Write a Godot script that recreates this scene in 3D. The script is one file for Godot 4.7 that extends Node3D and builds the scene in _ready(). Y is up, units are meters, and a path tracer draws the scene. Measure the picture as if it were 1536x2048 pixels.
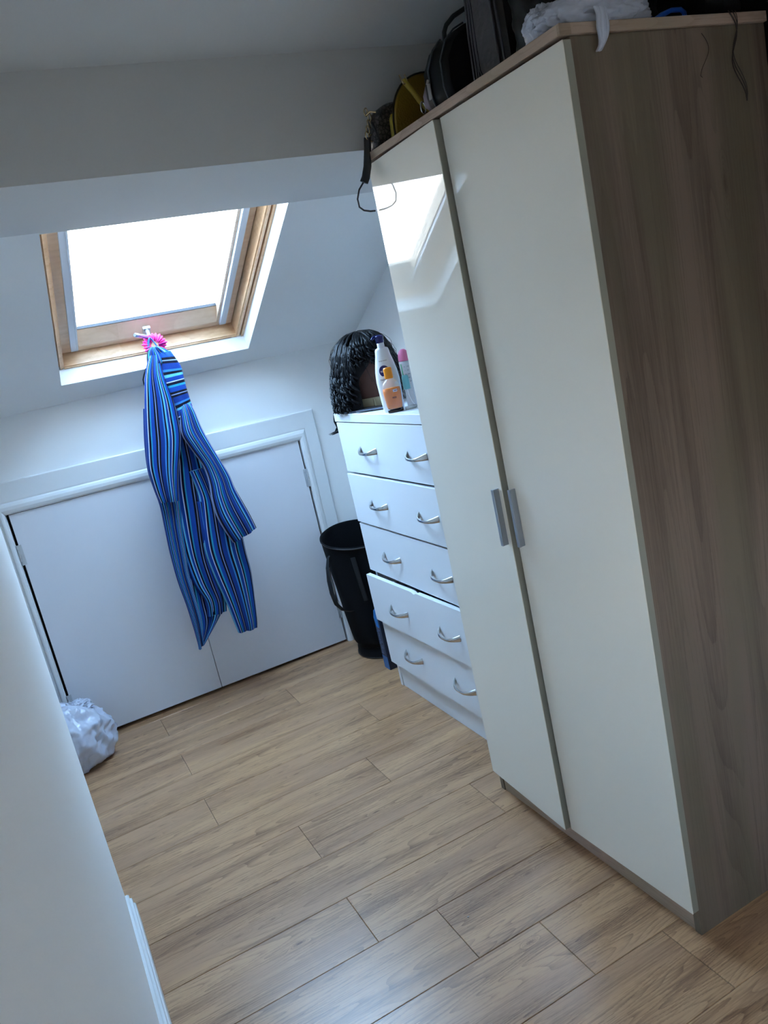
extends Node3D

# ---------------------------------------------------------------- geometry
class G:
	var v := PackedVector3Array()
	var uv := PackedVector2Array()
	var sg := PackedInt32Array()

	func tri(a: Vector3, b: Vector3, c: Vector3, ua := Vector2.ZERO, ub := Vector2.ZERO, uc := Vector2.ZERO, s := -1) -> void:
		v.append(a); v.append(b); v.append(c)
		uv.append(ua); uv.append(ub); uv.append(uc)
		sg.append(s)

	func quad(a: Vector3, b: Vector3, c: Vector3, d: Vector3, ua := Vector2.ZERO, ub := Vector2.ZERO, uc := Vector2.ZERO, ud := Vector2.ZERO, s := -1) -> void:
		tri(a, b, c, ua, ub, uc, s)
		tri(a, c, d, ua, uc, ud, s)

	# turn the faces added since `start` outwards (clockwise front faces)
	func outward(start: int) -> void:
		var mid := Vector3.ZERO
		var n := v.size() - start
		if n == 0: return
		for i in range(start, v.size()): mid += v[i]
		mid /= n
		var vol := 0.0
		for i in range(start, v.size(), 3):
			vol += (v[i] - mid).dot((v[i + 1] - mid).cross(v[i + 2] - mid))
		if vol > 0.0:
			for i in range(start, v.size(), 3):
				var t := v[i + 1]; v[i + 1] = v[i + 2]; v[i + 2] = t
				var u := uv[i + 1]; uv[i + 1] = uv[i + 2]; uv[i + 2] = u

	func convex(a: Vector3, b: Vector3, c: Vector3, mid: Vector3) -> void:
		var n := (c - a).cross(b - a)
		var ax := n.abs()
		if n.dot(a - mid) < 0.0:
			var t := b; b = c; c = t
		var f := func(p: Vector3) -> Vector2:
			if ax.y >= ax.x and ax.y >= ax.z: return Vector2(p.x, p.z)
			if ax.x >= ax.z: return Vector2(p.z, p.y)
			return Vector2(p.x, p.y)
		tri(a, b, c, f.call(a), f.call(b), f.call(c))

	func box(mid: Vector3, size: Vector3, bevel := 0.0015, basis := Basis()) -> void:
		var h := size * 0.5
		var e := minf(bevel, minf(h.x, minf(h.y, h.z)) * 0.49)
		var P := func(sx: float, sy: float, sz: float, k: int) -> Vector3:
			var q := Vector3(sx * (h.x - (0.0 if k == 0 else e)), sy * (h.y - (0.0 if k == 1 else e)), sz * (h.z - (0.0 if k == 2 else e)))
			return mid + basis * q
		for s in [-1.0, 1.0]:
			face(P.call(s, -1.0, -1.0, 0), P.call(s, 1.0, -1.0, 0), P.call(s, 1.0, 1.0, 0), P.call(s, -1.0, 1.0, 0), mid)
			face(P.call(-1.0, s, -1.0, 1), P.call(1.0, s, -1.0, 1), P.call(1.0, s, 1.0, 1), P.call(-1.0, s, 1.0, 1), mid)
			face(P.call(-1.0, -1.0, s, 2), P.call(1.0, -1.0, s, 2), P.call(1.0, 1.0, s, 2), P.call(-1.0, 1.0, s, 2), mid)
		for s in [-1.0, 1.0]:
			for t in [-1.0, 1.0]:
				face(P.call(s, t, -1.0, 0), P.call(s, t, 1.0, 0), P.call(s, t, 1.0, 1), P.call(s, t, -1.0, 1), mid)
				face(P.call(s, -1.0, t, 0), P.call(s, 1.0, t, 0), P.call(s, 1.0, t, 2), P.call(s, -1.0, t, 2), mid)
				face(P.call(-1.0, s, t, 1), P.call(1.0, s, t, 1), P.call(1.0, s, t, 2), P.call(-1.0, s, t, 2), mid)
				for r in [-1.0, 1.0]:
					convex(P.call(s, t, r, 0), P.call(s, t, r, 1), P.call(s, t, r, 2), mid)

	func face(a: Vector3, b: Vector3, c: Vector3, d: Vector3, mid: Vector3) -> void:
		convex(a, b, c, mid)
		convex(a, c, d, mid)

	# a flat polygon (x, y) pushed from z0 to z1, then moved by xf
	func prism(poly: PackedVector2Array, z0: float, z1: float, xf := Transform3D()) -> void:
		var s := v.size()
		var idx := Geometry2D.triangulate_polygon(poly)
		for i in range(0, idx.size(), 3):
			var a := poly[idx[i]]; var b := poly[idx[i + 1]]; var c := poly[idx[i + 2]]
			tri(xf * Vector3(a.x, a.y, z0), xf * Vector3(b.x, b.y, z0), xf * Vector3(c.x, c.y, z0), a, b, c)
			tri(xf * Vector3(a.x, a.y, z1), xf * Vector3(c.x, c.y, z1), xf * Vector3(b.x, b.y, z1), a, c, b)
		var m := idx.size() >= 3 and (poly[idx[1]] - poly[idx[0]]).cross(poly[idx[2]] - poly[idx[0]]) < 0.0
		var ccw := not Geometry2D.is_polygon_clockwise(poly)
		for i in poly.size():
			var a := poly[i]; var b := poly[(i + 1) % poly.size()]
			var q := [xf * Vector3(a.x, a.y, z0), xf * Vector3(b.x, b.y, z0), xf * Vector3(b.x, b.y, z1), xf * Vector3(a.x, a.y, z1)]
			if ccw == m: q.reverse()
			quad(q[0], q[3], q[2], q[1], a, a, b, b)
		outward(s)

	# rings of equal length joined into a skin
	func loft(rings: Array, closed := true, caps := true, smooth := 0, uvs: Array = []) -> void:
		var s := v.size()
		var n: int = rings[0].size()
		for i in rings.size() - 1:
			var A: PackedVector3Array = rings[i]; var B: PackedVector3Array = rings[i + 1]
			for j in (n if closed else n - 1):
				var k := (j + 1) % n
				var ua := Vector2(float(j) / n, i); var ub := Vector2(float(j + 1) / n, i)
				var uc := Vector2(float(j + 1) / n, i + 1); var ud := Vector2(float(j) / n, i + 1)
				if uvs.size():
					ua = uvs[i][j]; ub = uvs[i][j + 1]; uc = uvs[i + 1][j + 1]; ud = uvs[i + 1][j]
				quad(A[j], A[k], B[k], B[j], ua, ub, uc, ud, smooth)
		if caps and closed:
			for e in [0, rings.size() - 1]:
				var R: PackedVector3Array = rings[e]
				var c := Vector3.ZERO
				for p in R: c += p
				c /= n
				for j in n:
					var k := (j + 1) % n
					var u0 := Vector2.ZERO if uvs.is_empty() else Vector2(uvs[e][j])
					if e == 0: tri(c, R[k], R[j], u0, u0, u0, -1)
					else: tri(c, R[j], R[k], u0, u0, u0, -1)
		if closed: outward(s)

	func lathe(profile: Array, segs := 24, xf := Transform3D(), sx := 1.0, sz := 1.0, smooth := 0, caps := true) -> void:
		var rings := []
		for p in profile:
			var r := PackedVector3Array()
			for j in segs:
				var a := TAU * j / segs
				r.append(xf * Vector3(cos(a) * p.x * sx, p.y, sin(a) * p.x * sz))
			rings.append(r)
		loft(rings, true, caps, smooth)

	func tube(path: Array, radius: Variant, sides := 8, flat := 1.0, side := Vector3.ZERO) -> void:
		var rings := []
		var up := Vector3(0, 1, 0)
		var prev := Vector3.ZERO
		for i in path.size():
			var d: Vector3 = (path[mini(i + 1, path.size() - 1)] - path[maxi(i - 1, 0)]).normalized()
			var x: Vector3
			if prev == Vector3.ZERO:
				x = side if side != Vector3.ZERO else (d.cross(up) if absf(d.dot(up)) < 0.95 else d.cross(Vector3(1, 0, 0)))
			else:
				x = prev
			x = (x - d * d.dot(x)).normalized()
			prev = x
			var y := d.cross(x)
			var r: float = radius if radius is float else radius[i]
			var ring := PackedVector3Array()
			for j in sides:
				var a := TAU * (j + 0.5) / sides
				ring.append(path[i] + x * cos(a) * r + y * sin(a) * r * flat)
			rings.append(ring)
		loft(rings, true, true, 0)

	func mesh() -> ArrayMesh:
		var st := SurfaceTool.new()
		st.begin(Mesh.PRIMITIVE_TRIANGLES)
		var last := -99
		for i in sg.size():
			st.set_smooth_group(sg[i] if sg[i] >= 0 else -1)
			for k in 3:
				st.set_uv(uv[i * 3 + k])
				st.add_vertex(v[i * 3 + k])
		st.generate_normals()
		return st.commit()

# ---------------------------------------------------------------- naming
var used := {}
func numbered(called: String) -> String:
	used[called] = used.get(called, 0) + 1
	return called if used[called] == 1 else "%s_%03d" % [called, used[called] - 1]

func obj(called: String, g: G, m: Material, parent: Node = null) -> MeshInstance3D:
	var o := MeshInstance3D.new()
	o.mesh = g.mesh()
	o.material_override = m
	place(called, o, parent)
	return o

func shared(called: String, mesh: Mesh, m: Material, xf: Transform3D, parent: Node = null) -> MeshInstance3D:
	var o := MeshInstance3D.new()
	o.mesh = mesh
	o.material_override = m
	o.transform = xf
	place(called, o, parent)
	return o

func place(called: String, o: Node3D, parent: Node) -> void:
	if parent == null:
		o.name = numbered(called)
		add_child(o)
	else:
		var k := "%d/%s" % [parent.get_instance_id(), called]
		used[k] = used.get(k, 0) + 1
		o.name = called if used[k] == 1 else "%s_%03d" % [called, used[k] - 1]
		parent.add_child(o, true)

func tag(o: Node, label: String, category: String, group := "") -> void:
	o.set_meta("label", label)
	o.set_meta("category", category)
	if group: o.set_meta("group", group)

func thing(called: String, at: Vector3, label: String, category: String, group := "") -> Node3D:
	var o := Node3D.new()
	place(called, o, null)
	o.position = at
	tag(o, label, category, group)
	return o

func setting(called: String, label := "", category := "") -> Node3D:
	var o := Node3D.new()
	place(called, o, null)
	o.set_meta("kind", "structure")
	if label: tag(o, label, category)
	return o

func struct(called: String, g: G, m: Material, label := "", category := "") -> MeshInstance3D:
	var o := obj(called, g, m)
	o.set_meta("kind", "structure")
	if label: tag(o, label, category)
	return o

# ---------------------------------------------------------------- materials
func mat(c: Color, rough := 0.6, metal := 0.0, spec := 0.5) -> StandardMaterial3D:
	var m := StandardMaterial3D.new()
	m.albedo_color = c
	m.roughness = rough
	m.metallic = metal
	m.metallic_specular = spec
	return m

func rgb8(r: int, g: int, b: int) -> Color:
	return Color(r / 255.0, g / 255.0, b / 255.0)

func noise_bytes(sd: int, w: int, h: int, gw: int, gh: int, freq: float, oct := 3, kind := FastNoiseLite.TYPE_SIMPLEX_SMOOTH) -> PackedByteArray:
	var n := FastNoiseLite.new()
	n.seed = sd
	n.noise_type = kind
	n.frequency = freq
	n.fractal_octaves = oct
	var im := n.get_image(gw, gh, false, false, true)
	im.resize(w, h, Image.INTERPOLATE_CUBIC)
	im.convert(Image.FORMAT_L8)
	return im.get_data()

# wood with the grain along u: figure (contours of slow noise), pores, tone bands, knots
func wood(sd: int, w: int, h: int, light: Color, dark: Color, tint: Color, rings: float, fig_amt: float, pore_amt: float, band_amt: float, knots: Array, turn := false) -> ImageTexture:
	var A := noise_bytes(sd, w, h, maxi(w / 24, 8), maxi(h / 2, 8), 0.021 if h < 300 else 0.012, 2)
	var F := noise_bytes(sd + 1, w, h, maxi(w / 40, 8), h, 0.22, 3)
	var F2 := noise_bytes(sd + 5, w, h, maxi(w / 10, 8), h, 0.35, 2)
	var T := noise_bytes(sd + 2, w, h, maxi(w / 64, 6), maxi(h / 6, 8), 0.07, 2)
	var U := noise_bytes(sd + 3, w, h, maxi(w / 30, 8), maxi(h / 6, 8), 0.05, 2)
	var out := PackedByteArray()
	out.resize(w * h * 3)
	var i := 0
	for y in h:
		for x in w:
			var a := A[i] / 255.0
			var k := 0.0
			for q in knots:
				var dx: float = (x - q.x) / (q.z * 3.2)
				var dy: float = (y - q.y) / q.z
				var d2 := dx * dx + dy * dy
				if d2 < 6.0:
					var e := exp(-d2 * 1.3)
					a += e * 0.5
					k = maxf(k, exp(-d2 * 5.0))
			var fr := a * rings
			fr -= floorf(fr)
			var fig := fr * fr * fr
			var s := fig_amt * fig + pore_amt * (F[i] / 255.0 * 0.6 + F2[i] / 255.0 * 0.4 - 0.5) + band_amt * (T[i] / 255.0 - 0.5) + 0.15 + k * 0.75
			s = clampf(s, 0.0, 1.0)
			var c := light.lerp(dark, s).lerp(tint, clampf((U[i] / 255.0 - 0.42) * 1.6, 0.0, 0.6))
			out[i * 3] = int(clampf(c.r, 0, 1) * 255.0)
			out[i * 3 + 1] = int(clampf(c.g, 0, 1) * 255.0)
			out[i * 3 + 2] = int(clampf(c.b, 0, 1) * 255.0)
			i += 1
	var im := Image.create_from_data(w, h, false, Image.FORMAT_RGB8, out)
	if turn: im.rotate_90(CLOCKWISE)
	return ImageTexture.create_from_image(im)

func tex_mat(t: Texture2D, rough: float, tri_scale := Vector3.ZERO, spec := 0.5) -> StandardMaterial3D:
	var m := mat(Color.WHITE, rough, 0.0, spec)
	m.albedo_texture = t
	if tri_scale != Vector3.ZERO:
		m.uv1_triplanar = true
		m.uv1_scale = tri_scale
		m.uv1_triplanar_sharpness = 8.0
	return m

func bumpy(m: StandardMaterial3D, sd: int, freq: float, cm: float, scale: float, kind := FastNoiseLite.TYPE_SIMPLEX_SMOOTH, oct := 3) -> StandardMaterial3D:
	var n := FastNoiseLite.new()
	n.seed = sd
	n.noise_type = kind
	n.frequency = freq
	n.fractal_octaves = oct
	var im := n.get_image(256, 256, false, false, true)
	m.heightmap_enabled = true
	m.heightmap_texture = ImageTexture.create_from_image(im)
	m.heightmap_scale = cm
	m.uv1_triplanar = true
	m.uv1_scale = Vector3.ONE * scale
	return m

var M := {}
func materials() -> void:
	M.wall = bumpy(mat(rgb8(238, 238, 236), 0.75, 0, 0.35), 3, 0.012, 0.05, 0.9)
	M.ceiling = mat(rgb8(206, 204, 200), 0.85, 0, 0.3)  # greyer than the walls: shade of flat part and beam put into the colour
	M.gloss_paint = mat(rgb8(224, 225, 224), 0.32, 0, 0.45)
	M.door_paint = bumpy(mat(rgb8(220, 220, 224), 0.5, 0, 0.4), 8, 0.01, 0.05, 0.7)
	M.dark_gap = mat(rgb8(18, 18, 20), 0.9)
	M.white_mel = mat(rgb8(226, 229, 232), 0.42, 0, 0.4)
	M.cream = mat(rgb8(238, 231, 216), 0.012, 0, 0.47)
	M.door_edge = mat(rgb8(150, 147, 132), 0.35)
	M.chrome = mat(rgb8(205, 205, 202), 0.18, 1.0)
	M.alu = mat(rgb8(172, 178, 186), 0.35, 0.9)
	M.rail = mat(rgb8(196, 202, 210), 0.4)
	M.hinge = bumpy(mat(rgb8(196, 198, 200), 0.35, 0.5), 17, 0.08, 0.05, 8.0)
	M.black_cloth = bumpy(mat(rgb8(14, 15, 18), 0.85, 0, 0.25), 21, 0.09, 0.05, 6.0)
	M.black_web = mat(rgb8(15, 17, 21), 0.8)
	M.black_leather = bumpy(mat(rgb8(26, 25, 27), 0.38, 0, 0.5), 22, 0.09, 0.04, 9.0, FastNoiseLite.TYPE_CELLULAR)
	M.plastic = mat(rgb8(196, 200, 214), 0.28, 0, 0.55)
	M.plastic.backlight_enabled = true
	M.plastic.backlight = Color(0.25, 0.25, 0.27)

func _ready() -> void:
	# ------------------------------------------------------------ camera, sky, exposure
	var cam := Camera3D.new()
	cam.name = "camera"
	var bx := Vector3(0.874224, 0.287239, -0.391441)
	cam.transform = Transform3D(Basis(Vector3(0.874224, -0.212089, 0.436750), Vector3(0.287239, 0.951163, -0.113062), Vector3(-0.391441, 0.224293, 0.892450)).orthonormalized(), Vector3(-1.00746, 1.39583, 1.13142))
	cam.fov = rad_to_deg(2.0 * atan(1024.0 / 1599.22))
	cam.near = 0.02
	cam.far = 200.0
	add_child(cam)
	cam.current = true
	var env := Environment.new()
	var sky := Sky.new()
	var sm := ProceduralSkyMaterial.new()
	sm.sky_top_color = Color(0.66, 0.83, 1.0)
	sm.sky_horizon_color = Color(1.0, 0.985, 0.96)
	sm.sky_energy_multiplier = 1.0
	sm.ground_horizon_color = Color(0.80, 0.78, 0.74)
	sm.ground_bottom_color = Color(0.45, 0.44, 0.42)
	sm.sun_angle_max = 1.0
	sky.sky_material = sm
	env.background_mode = Environment.BG_SKY
	env.sky = sky
	env.background_energy_multiplier = 6.0
	env.tonemap_mode = Environment.TONE_MAPPER_LINEAR
	env.tonemap_exposure = 5.9
	env.sdfgi_enabled = true
	env.ssao_enabled = true
	env.ssil_enabled = true
	var we := WorldEnvironment.new()
	we.name = "environment"
	we.environment = env
	add_child(we)

	materials()
	room()
	floor_planks()
	skylight()
	eaves_doors()
	wardrobe()
	chest()
	robe()
	wig()
	toiletries()
	floor_things()
	top_things()

# ---------------------------------------------------------------- room
const SLOPE := 0.471239
const CREASE := Vector3(0, 1.363, -2.263)
func on_slope(x: float, t: float, n: float) -> Vector3:
	return CREASE + Vector3(x, t * sin(SLOPE) - n * cos(SLOPE), t * cos(SLOPE) + n * sin(SLOPE))

func skew(x: float, t: float) -> float:
	return t - 0.041 * (x + 0.38) * clampf(1.0 - (t - 0.13) / 1.0, 0.0, 1.0)

func slope_box(g: G, x0: float, x1: float, t0: float, t1: float, n0: float, n1: float) -> void:
	# a block in the roof's own axes, following the slightly out of square opening
	var s := g.v.size()
	var c := []
	for n in [n0, n1]:
		c.append([on_slope(x0, skew(x0, t0), n), on_slope(x1, skew(x1, t0), n), on_slope(x1, skew(x1, t1), n), on_slope(x0, skew(x0, t1), n)])
	var mid := Vector3.ZERO
	for r in c:
		for p in r: mid += p
	mid /= 8.0
	g.face(c[0][0], c[0][1], c[0][2], c[0][3], mid)
	g.face(c[1][0], c[1][1], c[1][2], c[1][3], mid)
	for i in 4:
		var k := (i + 1) % 4
		g.face(c[0][i], c[0][k], c[1][k], c[1][i], mid)

func slope_profile(g: G, x0: float, x1: float, prof: Array) -> void:
	# a moulding of constant (t, n) profile running across the roof window
	var rings := []
	for x in [x0, x1]:
		var r := PackedVector3Array()
		for p in prof: r.append(on_slope(x, skew(x, p.x), p.y))
		rings.append(r)
	g.loft(rings, true, true, -1)

func room() -> void:
	var g: G
	# knee wall with the opening for the eaves doors
	g = G.new()
	g.box(Vector3(-1.39, 0.7, -2.323), Vector3(0.62, 1.5, 0.12), 0.0)
	g.box(Vector3(0.385, 0.7, -2.323), Vector3(0.46, 1.5, 0.12), 0.0)
	g.box(Vector3(-0.4625, 1.2075, -2.323), Vector3(1.235, 0.415, 0.12), 0.0)
	g.box(Vector3(-0.4625, 0.5, -2.385), Vector3(1.235, 1.1, 0.02), 0.0)
	struct("wall_back", g, M.wall, "low white knee wall under the sloping roof, with eaves doors set into it", "wall")
	# right wall, near left wall, alcove walls, far end of the room
	g = G.new()
	g.box(Vector3(0.565, 1.2, 0.17), Vector3(0.1, 2.6, 5.2), 0.0)
	struct("wall_right", g, M.wall, "white side wall behind the chest of drawers and the wardrobe", "wall")
	g = G.new()
	g.box(Vector3(-1.161, 1.2, 0.0375), Vector3(0.18, 2.6, 1.985), 0.002)
	g.box(Vector3(-1.161, 1.2, 1.62), Vector3(0.18, 2.6, 0.36), 0.0)
	g.box(Vector3(-1.161, 0.31, 1.235), Vector3(0.18, 0.82, 0.41), 0.0)
	g.box(Vector3(-1.161, 1.965, 1.235), Vector3(0.18, 1.07, 0.41), 0.0)
	struct("wall_left", g, M.wall, "white wall ending in a corner close to the camera on the left", "wall")
	g = G.new()
	g.box(Vector3(-1.71, 1.2, -1.6), Vector3(0.1, 2.6, 1.56), 0.0)
	g.box(Vector3(-1.5, 1.2, -0.88), Vector3(0.5, 2.6, 0.1), 0.0)
	struct("wall_alcove", g, M.wall, "white alcove wall hidden behind the near corner of the left wall", "wall")
	g = G.new()
	g.box(Vector3(-0.3, 1.2, 1.8), Vector3(2.0, 2.6, 0.1), 0.0)
	struct("wall_front", g, M.wall, "white end wall of the room, out of view", "wall")
	var w2 := setting("window_2", "small white framed window added for fill light in the left wall, out of view", "window")  # unseen opening, added to let in fill light
	g = G.new()
	for z in [1.045, 1.425]: g.box(Vector3(-1.16, 1.075, z), Vector3(0.05, 0.71, 0.03), 0.003)
	for y in [0.735, 1.415]: g.box(Vector3(-1.16, y, 1.235), Vector3(0.05, 0.03, 0.41), 0.003)
	obj("window_frame", g, M.gloss_paint, w2)
	g = G.new()
	g.box(Vector3(-1.165, 1.075, 1.235), Vector3(0.004, 0.65, 0.35), 0.0)
	var glass := mat(Color(0.95, 0.98, 1.0, 0.05), 0.0, 0.0, 0.5)
	glass.transparency = BaseMaterial3D.TRANSPARENCY_ALPHA
	obj("pane", g, glass, w2)
	# roof slope in four pieces round the roof window, the flat ceiling, the boxed beam
	var c := setting("ceiling", "white ceiling with a sloping part, a flat part and a boxed beam between them", "ceiling")
	g = G.new()
	slope_box(g, -1.76, 0.62, -0.35, 0.133, -0.2, 0.0)
	slope_box(g, -1.76, -0.755, 0.133, 1.30, -0.2, 0.0)
	slope_box(g, -0.0035, 0.62, 0.133, 1.30, -0.2, 0.0)
	slope_box(g, -1.76, 0.62, 1.30, 2.2, -0.2, 0.0)
	obj("sloped_ceiling", g, M.wall, c)
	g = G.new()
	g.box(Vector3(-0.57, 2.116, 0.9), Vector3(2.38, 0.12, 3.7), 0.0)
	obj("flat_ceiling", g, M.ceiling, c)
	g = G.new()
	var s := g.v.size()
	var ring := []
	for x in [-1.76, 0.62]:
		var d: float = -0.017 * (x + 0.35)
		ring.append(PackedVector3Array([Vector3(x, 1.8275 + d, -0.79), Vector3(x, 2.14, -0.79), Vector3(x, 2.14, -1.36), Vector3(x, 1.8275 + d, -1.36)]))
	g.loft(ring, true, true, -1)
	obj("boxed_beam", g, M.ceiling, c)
	# outside: the roof covering carries on round the window
	g = G.new()
	slope_box(g, -3.0, -0.78, -1.2, 2.4, -0.26, -0.2)
	slope_box(g, 0.02, 2.0, -1.2, 2.4, -0.26, -0.2)
	struct("trim_1", g, mat(rgb8(70, 72, 76), 0.8), "grey roof covering outside the roof window", "roof")
	# skirting on the left wall: stepped moulded board, one rounded end
	g = G.new()
	var prof := PackedVector2Array([Vector2(0, 0), Vector2(0.020, 0.0), Vector2(0.020, 0.060), Vector2(0.0185, 0.064), Vector2(0.0135, 0.066), Vector2(0.0135, 0.072), Vector2(0.0155, 0.076), Vector2(0.0140, 0.081), Vector2(0.0080, 0.083), Vector2(0.0080, 0.089), Vector2(0.0095, 0.092), Vector2(0.006, 0.095), Vector2(0, 0.095)])
	g.prism(prof, -0.95, 2.6, Transform3D(Basis(), Vector3(-1.071, 0, 0)))
	struct("baseboard_left", g, M.gloss_paint, "white gloss skirting board with chipped edges along the left wall", "skirting")

# ---------------------------------------------------------------- floor
func floor_planks() -> void:
	var f := setting("floor", "light oak laminate floor of long staggered planks", "floor")
	var g := G.new()
	g.box(Vector3(-0.57, -0.068, 0.2), Vector3(2.4, 0.1, 5.2), 0.0)
	obj("underlay", g, mat(rgb8(70, 58, 46), 0.9), f)
	var tex := []
	var rng := RandomNumberGenerator.new()
	rng.seed = 11
	for i in 6:
		var knots := []
		for k in 2:
			knots.append(Vector3(rng.randf_range(80, 1200), rng.randf_range(20, 172), rng.randf_range(5, 10)))
		var t := rng.randf_range(-6, 6)
		var m := tex_mat(wood(100 + i * 7, 1280, 192, rgb8(190 + t, 148 + t, 109 + t), rgb8(104, 70, 48), rgb8(174 + t, 134 + t, 103 + t), 9.0, 0.42, 0.85, 0.65, knots), 0.31, Vector3.ZERO, 0.5)
		tex.append(m)
	var ends := {0: -0.240, 1: -0.407, 2: -0.568, 3: -0.06, 4: -0.559, 5: -0.235, 6: -0.760, 7: -0.085, 8: -0.757, 9: -0.256, 10: -0.762, 11: -0.3}
	const P := 0.1952
	const LEN := 1.285
	for r in range(-14, 12):
		var z1 := -0.064 - P * r
		var z0 := maxf(z1 - P, -2.385)
		var e: float = ends.get(r, -0.9 + fposmod(r * 0.437, LEN))
		var a := -1.75
		var cuts := []
		var x := e
		while x > -1.75: x -= LEN
		x += LEN
		while x < 0.515:
			cuts.append(x)
			x += LEN
		cuts.append(0.515)
		if r >= -1 and r <= 20 and z1 > -0.93: a = -1.071
		if z1 > -0.93: a = -1.08
		for b in cuts:
			if b - a < 0.02: continue
			plank(f, tex[rng.randi() % 6], a, b, z0, z1, rng)
			a = b

func plank(f: Node, m: Material, x0: float, x1: float, z0: float, z1: float, rng: RandomNumberGenerator) -> void:
	var g := G.new()
	var e := 0.0011
	var d := -0.018
	var gap := 0.0004
	x0 += gap; x1 -= gap; z0 += gap; z1 -= gap
	var fu := 1.0 if rng.randf() < 0.5 else -1.0
	var fv := 1.0 if rng.randf() < 0.5 else -1.0
	var span := (x1 - x0) / 1.285
	var off := rng.randf() * maxf(0.0, 1.0 - span) if fu > 0.0 else 1.0 - rng.randf() * maxf(0.0, 1.0 - span)
	var U := func(x: float, z: float) -> Vector2:
		return Vector2(off + fu * (x - x0) / 1.285, 0.5 + fv * ((z - z0) / 0.1952 - 0.5) * 0.99)
	var y := rng.randf_range(-0.0002, 0.0002)
	var T := [Vector3(x0 + e, y, z0 + e), Vector3(x1 - e, y, z0 + e), Vector3(x1 - e, y, z1 - e), Vector3(x0 + e, y, z1 - e)]
	var B := [Vector3(x0, y - e, z0), Vector3(x1, y - e, z0), Vector3(x1, y - e, z1), Vector3(x0, y - e, z1)]
	var s := g.v.size()
	g.quad(T[0], T[1], T[2], T[3], U.call(T[0].x, T[0].z), U.call(T[1].x, T[1].z), U.call(T[2].x, T[2].z), U.call(T[3].x, T[3].z))
	for i in 4:
		var k := (i + 1) % 4
		var ua: Vector2 = U.call(T[i].x, T[i].z); var ub: Vector2 = U.call(T[k].x, T[k].z)
		g.quad(B[i], B[k], T[k], T[i], ua, ub, ub, ua)
		var L := [Vector3(B[i].x, d, B[i].z), Vector3(B[k].x, d, B[k].z)]
		g.quad(L[0], L[1], B[k], B[i], ua, ub, ub, ua)
	g.quad(Vector3(x0, d, z0), Vector3(x0, d, z1), Vector3(x1, d, z1), Vector3(x1, d, z0))
	g.outward(s)
	obj("plank", g, m, f)

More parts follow.
